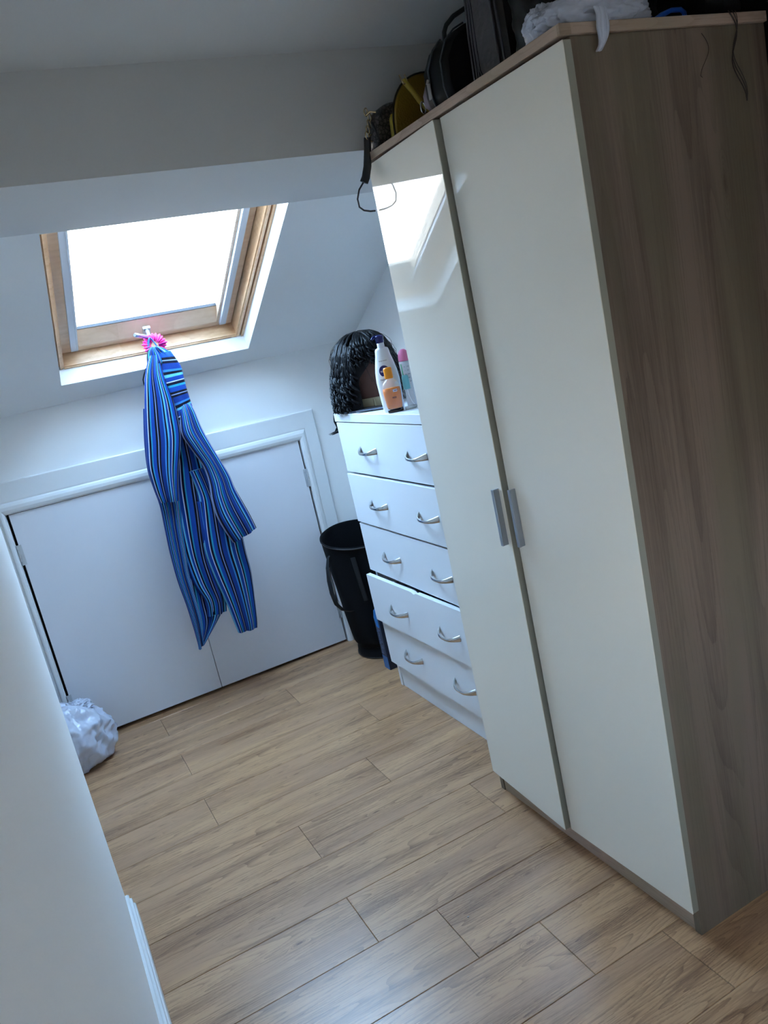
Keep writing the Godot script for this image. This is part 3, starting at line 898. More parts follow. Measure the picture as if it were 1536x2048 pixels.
# ---------------------------------------------------------------- wig
func wig() -> void:
	var at := Vector3(0.22, 1.118, -1.53)
	var w := thing("wig", at, "black wavy wig standing on the far end of the white chest", "wig")
	var nv := Vector3(0.419, 0, -0.908)       # away from the viewer
	var ev := Vector3(0.908, 0, 0.419)        # to the viewer's right
	var rng := RandomNumberGenerator.new()
	rng.seed = 21
	var cx := -0.008
	var rad := func(y: float, phi: float) -> float:
		# radius of the hair mass at height y (above the chest)
		var k := [[0.0, 0.118], [0.05, 0.120], [0.10, 0.118], [0.16, 0.112], [0.20, 0.103], [0.235, 0.086], [0.255, 0.064], [0.268, 0.036], [0.272, 0.0]]
		var r := 0.0
		for i in k.size() - 1:
			if y >= k[i][0] and y <= k[i + 1][0]:
				r = lerpf(k[i][1], k[i + 1][1], (y - k[i][0]) / (k[i + 1][0] - k[i][0]))
		return r * (1.0 + 0.14 * maxf(0.0, -sin(phi)) * (1.0 - y / 0.27))
	var dirv := func(phi: float) -> Vector3:
		# phi = 0 faces the viewer, +90 degrees the viewer's right
		return -nv * cos(phi) + ev * sin(phi)
	# inner cap
	var g := G.new()
	var rings := []
	for i in 17:
		var t := i / 16.0
		var y := 0.03 + 0.205 * t
		var r := 0.084 * sqrt(maxf(0.0, 1.0 - pow(maxf(0.0, (t - 0.45) / 0.56), 2.2))) * lerpf(0.94, 1.0, minf(t * 3.0, 1.0))
		var ring := PackedVector3Array()
		for j in 40:
			var p := TAU * j / 40.0
			ring.append(Vector3(0.01, y, 0) + dirv.call(p) * r * (1.0 if cos(p) < 0 else 0.92))
		rings.append(ring)
	g.loft(rings, true, true, 0)
	obj("lace_cap", g, bumpy(mat(rgb8(112, 78, 66), 0.8), 31, 0.06, 0.05, 8.0), w)
	g = G.new()
	rings = []
	for q in [[0.0, 0.078], [0.0, 0.083], [0.034, 0.085], [0.036, 0.082], [0.036, 0.075]]:
		var ring := PackedVector3Array()
		for j in 40:
			var p := TAU * j / 40.0
			ring.append(Vector3(0.01, q[0], 0) + dirv.call(p) * q[1])
		rings.append(ring)
	g.loft(rings, true, true, 0)
	g.box(Vector3(0.01, 0.018, 0) + dirv.call(-0.12) * 0.085, Vector3(0.006, 0.03, 0.006), 0.001)
	obj("elastic_band", g, mat(rgb8(206, 190, 152), 0.8), w)
	# shell of hair under the locks: open at the face
	g = G.new()
	var hair := mat(rgb8(10, 11, 14), 0.46, 0, 0.32)
	hair.anisotropy_enabled = true
	hair.anisotropy = 0.5
	rings = []
	for i in 15:
		var t := i / 14.0
		var y := 0.266 * (1.0 - t)
		var ring := PackedVector3Array()
		for j in 49:
			var open := smoothstep(0.17, 0.10, y) * 0.50 if y < 0.17 else 0.0
			var p := (open + 0.10) + (TAU - 2.0 * open) * j / 48.0 + 0.10
			var r: float = rad.call(y, p)
			ring.append(Vector3(cx, y, 0) * Vector3(1, 1, 1) + dirv.call(p) * maxf(r - 0.006, 0.001))
		rings.append(ring)
	g.loft(rings, false, false, 0)
	# locks
	for i in 330:
		var p := rng.randf() * TAU
		var rel := wrapf(p - 0.16, -PI, PI)
		var yend := rng.randf_range(0.0, 0.025)
		if absf(rel) < 0.50: yend = rng.randf_range(0.150, 0.175)
		elif absf(rel) < 0.58: yend = rng.randf_range(0.02, 0.10)
		var ys := rng.randf_range(0.16, 0.272)
		var amp := rng.randf_range(0.006, 0.014)
		var ph := rng.randf() * TAU
		var fr := rng.randf_range(95.0, 160.0)
		var drift := rng.randf_range(-0.25, 0.25)
		if rel > 0.0 and rel < 1.2: drift = absf(drift)
		elif rel < 0.0 and rel > -1.2: drift = -absf(drift)
		var path := []
		var radii := []
		var n := int(clampf((ys - yend) / 0.006, 6, 44))
		for k in n + 1:
			var t := float(k) / n
			var y := lerpf(ys, yend, t)
			var grow := smoothstep(0.1, 0.75, t)
			var pp := p + drift * t + amp * grow * cos(ph + y * fr) / maxf(rad.call(y, p), 0.03)
			var r: float = rad.call(y, pp) + amp * grow * sin(ph + y * fr) + 0.001
			path.append(Vector3(cx, y, 0) + dirv.call(pp) * r)
			radii.append(lerpf(0.0066, 0.0032, t) * (0.6 if k == 0 else 1.0) if k < n else 0.0008)
		g.tube(path, radii, 5, 0.7)
	# loose strands that stand off the outline
	for i in 90:
		var p := rng.randf() * TAU
		var y0 := rng.randf_range(0.1, 0.26)
		var path := []
		for k in 9:
			var t := k / 8.0
			var y := y0 - 0.07 * t
			var r: float = rad.call(clampf(y, 0.0, 0.27), p) + 0.002 + 0.012 * sin(PI * t) * rng.randf_range(0.8, 1.2)
			path.append(Vector3(cx, maxf(y, 0.004), 0) + dirv.call(p + 0.12 * t) * r)
		g.tube(path, 0.0007, 4)
	# tail that falls over the end of the chest
	for i in 9:
		var o := Vector3(rng.randf_range(-0.006, 0.006), 0, rng.randf_range(-0.006, 0.006))
		var pts := [Vector3(-0.085, 0.010, -0.085), Vector3(-0.105, 0.010, -0.103), Vector3(-0.118, 0.0, -0.112), Vector3(-0.122, -0.03, -0.113), Vector3(-0.116, -0.052, -0.113), Vector3(-0.126, -0.066, -0.117), Vector3(-0.150, -0.070, -0.124)]
		var path := []
		for q in pts.size(): path.append(pts[q] + o * (1.0 + q * 0.18) + Vector3(0, -0.004 * (i % 3) * q / 6.0, 0))
		g.tube(path, [0.003, 0.0034, 0.0036, 0.0036, 0.0034, 0.0026, 0.0006], 6)
	obj("hair", g, hair, w)

# ---------------------------------------------------------------- toiletries
func facing(at: Vector3) -> Transform3D:
	# own axes: x to the viewer's right, y up, z towards the viewer
	return Transform3D(Basis(Vector3(0.899, 0, 0.437), Vector3(0, 1, 0), Vector3(-0.437, 0, 0.899)), at)

func toiletries() -> void:
	var g: G
	var y := 1.118
	var base := Vector3(0.13, y, -1.21)
	var ev := Vector3(0.899, 0, 0.437); var tv := Vector3(-0.437, 0, 0.899)
	# white pump bottle
	var b := thing("lotion_bottle", Vector3.ZERO, "tall white pump bottle with navy cap and round navy logo", "bottle")
	b.transform = facing(base + ev * 0.004 - tv * 0.02)
	g = G.new()
	g.lathe([Vector2(0.0, 0.0), Vector2(0.030, 0.0), Vector2(0.0345, 0.004), Vector2(0.0355, 0.03), Vector2(0.0375, 0.07), Vector2(0.0385, 0.10), Vector2(0.036, 0.13), Vector2(0.030, 0.16), Vector2(0.0245, 0.182), Vector2(0.0225, 0.197), Vector2(0.0205, 0.203), Vector2(0.014, 0.206), Vector2(0.0, 0.207)], 40, Transform3D(), 1.0, 0.62, 0, false)
	obj("body", g, mat(rgb8(238, 240, 242), 0.28), b)
	g = G.new()
	g.lathe([Vector2(0.0125, 0.203), Vector2(0.012, 0.208), Vector2(0.0115, 0.221), Vector2(0.010, 0.222)], 24)
	obj("collar", g, mat(rgb8(236, 238, 242), 0.3), b)
	g = G.new()
	g.lathe([Vector2(0.0105, 0.220), Vector2(0.013, 0.222), Vector2(0.0135, 0.236), Vector2(0.015, 0.240), Vector2(0.0150, 0.243), Vector2(0.010, 0.246), Vector2(0.0, 0.247)], 24)
	g.tube([Vector3(0, 0.2405, 0), Vector3(-0.012, 0.242, 0.004), Vector3(-0.021, 0.240, 0.007), Vector3(-0.025, 0.235, 0.008)], [0.006, 0.0055, 0.0045, 0.0035], 10)
	obj("pump_head", g, mat(rgb8(26, 32, 96), 0.22), b)
	# logo: disc that follows the curve of the bottle, white letters on it
	g = G.new()
	var zf := func(x: float, yy: float) -> float: return 0.62 * sqrt(maxf(0.0, pow(lerpf(0.036, 0.0355, clampf((yy - 0.13) / 0.01, 0, 1)) , 2.0) - x * x)) + 0.0007
	var disc := []
	for i in 28:
		var a := TAU * i / 28.0
		disc.append(Vector2(-0.006 + 0.0165 * cos(a), 0.132 + 0.0185 * sin(a)))
	for i in 28:
		var p: Vector2 = disc[i]; var q: Vector2 = disc[(i + 1) % 28]
		for k in 4:
			var c := Vector2(-0.006, 0.132)
			var f0 := k / 4.0; var f1 := (k + 1) / 4.0
			var A := c.lerp(p, f0); var B := c.lerp(q, f0); var C := c.lerp(q, f1); var D := c.lerp(p, f1)
			g.quad(Vector3(A.x, A.y, zf.call(A.x, A.y)), Vector3(D.x, D.y, zf.call(D.x, D.y)), Vector3(C.x, C.y, zf.call(C.x, C.y)), Vector3(B.x, B.y, zf.call(B.x, B.y)))
	obj("logo", g, mat(rgb8(20, 26, 104), 0.35), b)
	lettering(b, "NIVEA", Vector3(-0.006, 0.132, 0.0235), 0.0082, rgb8(244, 246, 250))
	lettering(b, "body lotion", Vector3(-0.004, 0.165, 0.0188), 0.0042, rgb8(150, 140, 136))
	lettering(b, "Express", Vector3(-0.012, 0.106, 0.0232), 0.0062, rgb8(40, 44, 70))

	# amber bottle, orange cap, dark base
	b = thing("shower_oil_bottle", Vector3.ZERO, "clear bottle of amber liquid with orange cap, before the white pump bottle", "bottle")
	b.transform = facing(base + ev * 0.0085 + tv * 0.035)
	g = G.new()
	g.lathe([Vector2(0.0, 0.012), Vector2(0.0225, 0.012), Vector2(0.0245, 0.02), Vector2(0.0275, 0.05), Vector2(0.0285, 0.066), Vector2(0.0275, 0.078), Vector2(0.0, 0.0782)], 36, Transform3D(), 1.0, 0.6, 0, false)
	var amber := mat(Color(0.98, 0.53, 0.0, 1.0), 0.2, 0, 0.25)
	obj("liquid", g, amber, b)
	g = G.new()
	g.lathe([Vector2(0.0, 0.0), Vector2(0.024, 0.0), Vector2(0.0255, 0.003), Vector2(0.025, 0.012), Vector2(0.0, 0.0121)], 36, Transform3D(), 1.0, 0.62, 0, false)
	obj("base", g, mat(rgb8(28, 18, 20), 0.25), b)
	g = G.new()
	g.lathe([Vector2(0.0235, 0.012), Vector2(0.0256, 0.02), Vector2(0.0286, 0.05), Vector2(0.0296, 0.066), Vector2(0.0284, 0.082), Vector2(0.024, 0.094), Vector2(0.016, 0.103), Vector2(0.0115, 0.106), Vector2(0.0105, 0.110)], 36, Transform3D(), 1.0, 0.62, 0, false)
	var clear := mat(Color(0.90, 0.93, 0.96, 0.13), 0.04, 0, 0.45)
	clear.transparency = BaseMaterial3D.TRANSPARENCY_ALPHA
	obj("shell", g, clear, b)
	g = G.new()
	g.lathe([Vector2(0.0, 0.108), Vector2(0.0128, 0.108), Vector2(0.0138, 0.111), Vector2(0.0136, 0.139), Vector2(0.0122, 0.143), Vector2(0.0, 0.144)], 28, Transform3D(), 1.0, 0.9, 0, false)
	obj("cap", g, mat(rgb8(246, 150, 24), 0.3), b)
	g = G.new()
	g.box(Vector3(0.010, 0.069, 0.0172), Vector3(0.014, 0.008, 0.0008), 0.0003, Basis(Vector3.UP, 0.23))
	obj("label_tag", g, mat(rgb8(236, 238, 240), 0.4), b)
	g = G.new()
	g.box(Vector3(0.0115, 0.0692, 0.0173), Vector3(0.009, 0.0022, 0.0010), 0.0003, Basis(Vector3.UP, 0.23))
	g.box(Vector3(0.004, 0.048, 0.0172), Vector3(0.013, 0.005, 0.0006), 0.0003, Basis(Vector3.UP, 0.1))
	obj("label_print", g, mat(rgb8(128, 66, 24), 0.5), b)

	# roll-on deodorant with pink dome
	b = thing("roll_on_deodorant", Vector3.ZERO, "white and green roll-on deodorant with pink domed cap", "bottle")
	b.transform = facing(base + ev * 0.068 - tv * 0.006)
	g = G.new()
	g.lathe([Vector2(0.0, 0.0), Vector2(0.017, 0.0), Vector2(0.0185, 0.004), Vector2(0.0175, 0.05), Vector2(0.018, 0.10), Vector2(0.0195, 0.140), Vector2(0.0195, 0.149), Vector2(0.0, 0.150)], 28, Transform3D(), 1.0, 0.8, 0, false)
	obj("body", g, mat(rgb8(222, 226, 232), 0.25), b)
	g = G.new()
	g.lathe([Vector2(0.0, 0.150), Vector2(0.0185, 0.150), Vector2(0.019, 0.155), Vector2(0.0175, 0.170), Vector2(0.0135, 0.181), Vector2(0.007, 0.187), Vector2(0.0, 0.1885)], 28, Transform3D(), 1.0, 0.85, 0, false)
	obj("cap", g, mat(rgb8(240, 132, 178), 0.3), b)
	g = G.new()
	g.box(Vector3(-0.0135, 0.105, 0.0105), Vector3(0.0035, 0.075, 0.003), 0.0012)
	obj("green_stripe", g, mat(rgb8(96, 206, 150), 0.35), b)
	g = G.new()
	for k in 5:
		g.box(Vector3(0.002, 0.132 - k * 0.012, 0.0146 - k * 0.0003), Vector3(0.016 - (k % 2) * 0.004, 0.0022, 0.001), 0.0003)
	obj("label_print", g, mat(rgb8(150, 156, 170), 0.5), b)

	# small clear bottle with teal label and thick base
	b = thing("perfume_bottle", Vector3.ZERO, "small clear glass bottle with teal label and thick base", "bottle")
	b.transform = facing(base + ev * 0.058 + tv * 0.040)
	g = G.new()
	g.lathe([Vector2(0.0, 0.0), Vector2(0.019, 0.0), Vector2(0.0205, 0.003), Vector2(0.0195, 0.035), Vector2(0.017, 0.058), Vector2(0.012, 0.066), Vector2(0.010, 0.068)], 28, Transform3D(), 1.0, 0.75, 0, false)
	obj("glass", g, clear, b)
	g = G.new()
	g.lathe([Vector2(0.0, 0.0015), Vector2(0.0182, 0.0015), Vector2(0.0188, 0.010), Vector2(0.0, 0.0125)], 28, Transform3D(), 1.0, 0.75, 0, false)
	obj("base", g, mat(rgb8(214, 224, 226), 0.15), b)
	g = G.new()
	g.lathe([Vector2(0.0, 0.064), Vector2(0.0115, 0.064), Vector2(0.0112, 0.10), Vector2(0.0095, 0.108), Vector2(0.0, 0.109)], 24, Transform3D(), 1.0, 0.9, 0, false)
	obj("cap", g, mat(rgb8(112, 184, 190), 0.3), b)
	g = G.new()
	g.tube([Vector3(0.0, 0.062, 0.0), Vector3(0.002, 0.04, 0.002), Vector3(0.008, 0.02, 0.003), Vector3(0.014, 0.012, 0.003)], 0.0014, 6)
	obj("dip_tube", g, mat(rgb8(240, 244, 246), 0.3), b)

	# pale blue bottle by the wardrobe
	b = thing("pale_blue_bottle", Vector3.ZERO, "pale blue bottle half hidden behind the edge of the wardrobe", "bottle")
	b.transform = facing(base + ev * 0.106 - tv * 0.048)
	g = G.new()
	g.lathe([Vector2(0.0, 0.0), Vector2(0.026, 0.0), Vector2(0.0275, 0.004), Vector2(0.027, 0.09), Vector2(0.024, 0.12), Vector2(0.016, 0.138), Vector2(0.0, 0.139)], 28, Transform3D(), 1.0, 0.7, 0, false)
	obj("body", g, mat(rgb8(196, 226, 244), 0.25), b)
	g = G.new()
	for k in 4:
		g.box(Vector3(-0.012 + (k % 2) * 0.003, 0.088 - k * 0.013, 0.0172), Vector3(0.011, 0.006, 0.0012), 0.0005, Basis(Vector3.UP, -0.35))
	obj("label_print", g, mat(rgb8(86, 152, 206), 0.4), b)

	# two thin dark booklets lying beside the wig
	for k in 2:
		var n := thing("booklet", Vector3(0.135 + 0.02 * k, y, -1.46 + 0.075 * k), ["thin dark-covered booklet lying before the wig, nearer the chest's end", "thin dark-covered booklet lying before the wig, nearer the pump bottle"][k], "booklet", "booklets on the chest")
		n.rotation.y = 0.35 + 0.25 * k
		g = G.new()
		g.box(Vector3(0, 0.0010 + k * 0.003, 0), Vector3(0.06, 0.0012, 0.14), 0.0003)
		g.box(Vector3(0, 0.0062 + k * 0.003, 0), Vector3(0.06, 0.0012, 0.14), 0.0003)
		obj("cover", g, mat(rgb8(22, 24, 34), 0.35), n)
		g = G.new()
		g.box(Vector3(0.001, 0.0036 + k * 0.003, 0), Vector3(0.057, 0.004, 0.136), 0.0003)
		obj("pages", g, mat(rgb8(150, 168, 200), 0.6), n)

func lettering(parent: Node, text: String, at: Vector3, height: float, c: Color, basis := Basis()) -> void:
	var t := TextMesh.new()
	var f := SystemFont.new()
	f.font_names = PackedStringArray(["Droid Sans"])
	f.font_weight = 700
	t.font = f
	t.text = text
	t.font_size = 48
	t.pixel_size = height / 48.0
	t.depth = 0.0004
	shared("lettering", t, mat(c, 0.4), Transform3D(basis, at), parent)

# ---------------------------------------------------------------- crumpled thin plastic
func crumple(g: G, at: Vector3, radii: Vector3, sd: int, amt: float, flat_base := true, lean := Vector3.ZERO) -> void:
	var n := FastNoiseLite.new()
	n.seed = sd
	n.noise_type = FastNoiseLite.TYPE_SIMPLEX
	n.fractal_type = FastNoiseLite.FRACTAL_RIDGED
	n.fractal_octaves = 4
	n.frequency = 1.0
	var rings := []
	var H := 64; var W := 110
	for i in H + 1:
		var a := PI * i / H
		var ring := PackedVector3Array()
		for j in W:
			var b := TAU * j / W
			var d := Vector3(sin(a) * cos(b), cos(a), sin(a) * sin(b))
			var q := Vector3(d.x * 1.2, d.y * 0.8, d.z * 1.2)
			var k := 1.0 + amt * (n.get_noise_3dv(q * 1.1) - 0.2) + amt * 0.30 * n.get_noise_3dv(q * 2.2) + amt * 0.05 * n.get_noise_3dv(q * 5.5)
			var p := at + d * radii * k + lean * maxf(0.0, d.y) * maxf(0.0, d.y)
			if flat_base and p.y < at.y - radii.y * 0.72: p.y = at.y - radii.y * 0.72
			ring.append(p)
		rings.append(ring)
	g.loft(rings, true, false, 0)

# ---------------------------------------------------------------- things on the floor
func floor_things() -> void:
	var g: G
	# tall black cylindrical bag
	var b := thing("tall_black_bag", Vector3(0.262, 0, -2.035), "tall open black cylindrical fabric bag standing beside the chest", "bag")
	g = G.new()
	var rings := []
	var rows := [[0.0, 0.132, 0.0], [0.004, 0.140, 0.0], [0.012, 0.142, 0.0], [0.030, 0.140, -0.001], [0.048, 0.132, -0.002], [0.056, 0.131, -0.003], [0.064, 0.139, -0.005], [0.078, 0.144, -0.006], [0.11, 0.144, -0.010], [0.2, 0.145, -0.017], [0.3, 0.146, -0.024], [0.4, 0.147, -0.031], [0.5, 0.148, -0.039], [0.540, 0.149, -0.042], [0.545, 0.150, -0.043], [0.552, 0.150, -0.043], [0.553, 0.147, -0.043], [0.545, 0.145, -0.042], [0.4, 0.142, -0.031], [0.2, 0.139, -0.017], [0.02, 0.130, 0.0]]
	for q in rows:
		var ring := PackedVector3Array()
		for j in 56:
			var a := TAU * j / 56.0
			var wr: float = 1.0 + 0.012 * sin(a * 3.0 + q[0] * 9.0) + 0.006 * sin(a * 7.0 - q[0] * 21.0)
			var tilt: float = 0.045 * (-sin(a)) * smoothstep(0.3, 0.55, q[0])
			ring.append(Vector3(q[2] + cos(a) * q[1] * wr, q[0] + tilt * 0.6, sin(a) * q[1] * wr))
		rings.append(ring)
	g.loft(rings, true, true, 0)
	obj("body", g, M.black_cloth, b)
	g = G.new()
	var rim := []
	for j in 57:
		var a := TAU * j / 56.0
		rim.append(Vector3(-0.042 + cos(a) * 0.1505, 0.545 - 0.027 * sin(a), sin(a) * 0.1505))
	g.tube(rim, 0.0035, 6)
	obj("piping", g, mat(rgb8(44, 40, 42), 0.6), b)
	g = G.new()
	rim = []
	for j in 57:
		var a := TAU * j / 56.0
		rim.append(Vector3(cos(a) * 0.140, 0.006, sin(a) * 0.140))
	g.tube(rim, 0.0035, 6)
	obj("piping", g, mat(rgb8(44, 40, 42), 0.6), b)
	g = G.new()
	var sp := []
	for k in 7:
		var t := k / 6.0
		var yy := 0.485 - 0.20 * t
		var a := 2.16
		var r := 0.1505 + 0.004 * sin(PI * t)
		sp.append(Vector3(lerpf(-0.038, -0.022, t) + cos(a) * r, yy, sin(a) * r))
	g.tube(sp, 0.011, 8, 0.16, Vector3(sin(2.16), 0, -cos(2.16)))
	obj("strap", g, M.black_web, b)
	g = G.new()
	var hp := [Vector3(-0.176, 0.500, 0.02), Vector3(-0.197, 0.492, 0.03), Vector3(-0.214, 0.455, 0.045), Vector3(-0.224, 0.40, 0.055), Vector3(-0.226, 0.345, 0.06), Vector3(-0.218, 0.292, 0.06), Vector3(-0.196, 0.258, 0.06), Vector3(-0.165, 0.240, 0.055), Vector3(-0.128, 0.232, 0.062)]
	g.tube(hp, [0.006, 0.007, 0.010, 0.013, 0.0135, 0.0135, 0.013, 0.012, 0.010], 8, 0.2, Vector3(0.35, 0, 0.93))
	obj("carry_handle", g, M.black_web, b)

	# narrow blue box pushed between the bag and the chest
	b = thing("blue_box", Vector3(0.144, 0, -1.813), "narrow blue and navy cardboard box standing between chest and black bag", "box")
	g = G.new()
	g.box(Vector3(0.13, 0.12, 0.0), Vector3(0.26, 0.24, 0.050), 0.001)
	obj("carton", g, mat(rgb8(22, 28, 48), 0.5), b)
	g = G.new()
	g.box(Vector3(-0.0005, 0.03, 0.0), Vector3(0.0015, 0.058, 0.049), 0.0004)
	obj("end_panel", g, mat(rgb8(48, 98, 150), 0.5), b)
	g = G.new()
	g.box(Vector3(-0.0005, 0.15, 0.0), Vector3(0.0015, 0.176, 0.049), 0.0004)
	obj("end_panel", g, mat(rgb8(26, 40, 66), 0.5), b)
	g = G.new()
	var rb := RandomNumberGenerator.new()
	rb.seed = 4
	for k in 18:
		var hh := rb.randf_range(0.003, 0.008)
		g.box(Vector3(-0.0015, 0.072 + k * 0.0088, rb.randf_range(-0.012, 0.002)), Vector3(0.0006, hh * 0.7, rb.randf_range(0.012, 0.026)), 0.0001)
	obj("print", g, mat(rgb8(84, 104, 136), 0.5), b)
	g = G.new()
	var flap := PackedVector2Array([Vector2(-0.018, 0.20), Vector2(-0.010, 0.19), Vector2(0.0, 0.215), Vector2(0.006, 0.25), Vector2(0.004, 0.272), Vector2(-0.006, 0.282), Vector2(-0.017, 0.27), Vector2(-0.022, 0.24)])
	g.prism(flap, -0.002, 0.002, Transform3D(Basis(Vector3.UP, -0.3), Vector3(0.008, 0, 0.012)))
	obj("flap", g, mat(rgb8(58, 140, 220), 0.4), b)

	# white carrier bag by the left-hand door
	b = thing("carrier_bag", Vector3.ZERO, "crumpled white plastic bag on the floor before the eaves doors", "plastic bag")
	g = G.new()
	crumple(g, Vector3(-1.125, 0.105, -2.075), Vector3(0.172, 0.146, 0.128), 9, 0.16, true, Vector3(-0.02, 0, 0))
	for p in g.v.size():
		if g.v[p].y < 0.002: g.v[p].y = 0.002
	obj("body", g, M.plastic, b)
	g = G.new()
	crumple(g, Vector3(-1.42, 0.25, -2.03), Vector3(0.19, 0.24, 0.15), 19, 0.3, true)
	obj("upper_folds", g, M.plastic, b)
	g = G.new()
	crumple(g, Vector3(-1.055, 0.222, -2.09), Vector3(0.05, 0.024, 0.035), 14, 0.5, false)
	obj("tied_handles", g, M.plastic, b)
	# black cloth, unseen, added to darken the strip past the back edge of the wardrobe
	b = thing("added_dark_cloth", Vector3(0.495, 0, 0.16), "black cloth added to darken the strip past the wardrobe's back edge", "added_dark_cloth")
	b.rotation.y = PI / 2
	g = G.new()
	cloth(g, [-0.10, 2.03, -0.24, 1.98, -0.27, 1.6, -0.28, 1.2, -0.29, 0.85], [0.10, 2.03, 0.26, 1.98, 0.28, 1.6, 0.29, 1.2, 0.30, 0.85], 0.0, 0.012, 3.0, 0.003, 0.4, 0.5)
	obj("body", g, M.black_cloth, b)
	# specks
	var s := thing("lint", Vector3(-0.36, 0, -0.38), "tiny white speck lying on the laminate before the wardrobe", "speck")
	g = G.new()
	g.lathe([Vector2(0.0, 0.0002), Vector2(0.0022, 0.0004), Vector2(0.0018, 0.0022), Vector2(0.0, 0.0028)], 8, Transform3D(), 1.0, 0.8, 0, false)
	obj("fleck", g, mat(rgb8(245, 245, 245), 0.7), s)

# ---------------------------------------------------------------- things on top of the wardrobe
func bag_block(g: G, poly: Array, z0: float, z1: float, bevel: float, lean := 0.0) -> void:
	# outline in (x, y) pushed along z with softened edges
	var c := Vector2.ZERO
	for p in poly: c += p
	c /= poly.size()
	var rings := []
	for k in [[0.0, 1.0], [0.25, 0.35], [1.0, 0.0]]:
		var r := PackedVector3Array()
		for p in poly:
			var q: Vector2 = p + (c - p).normalized() * bevel * k[1]
			r.append(Vector3(q.x + lean, maxf(q.y, 0.0), z0 + bevel * k[0]))
		rings.append(r)
	for k in [[1.0, 0.0], [0.25, 0.35], [0.0, 1.0]]:
		var r := PackedVector3Array()
		for p in poly:
			var q: Vector2 = p + (c - p).normalized() * bevel * k[1]
			r.append(Vector3(q.x, maxf(q.y, 0.0), z1 - bevel * k[0]))
		rings.append(r)
	g.loft(rings, true, true, 0)

func dome(x0: float, x1: float, h: float, power := 2.2, n := 28) -> Array:
	var out := []
	for i in n + 1:
		var a := PI * i / n
		var cx := cos(a)
		out.append(Vector2((x0 + x1) / 2 - (x1 - x0) / 2 * signf(cx) * pow(absf(cx), 2.0 / power), h * pow(sin(a), 2.0 / power) if i > 0 and i < n else 0.0))
	return out

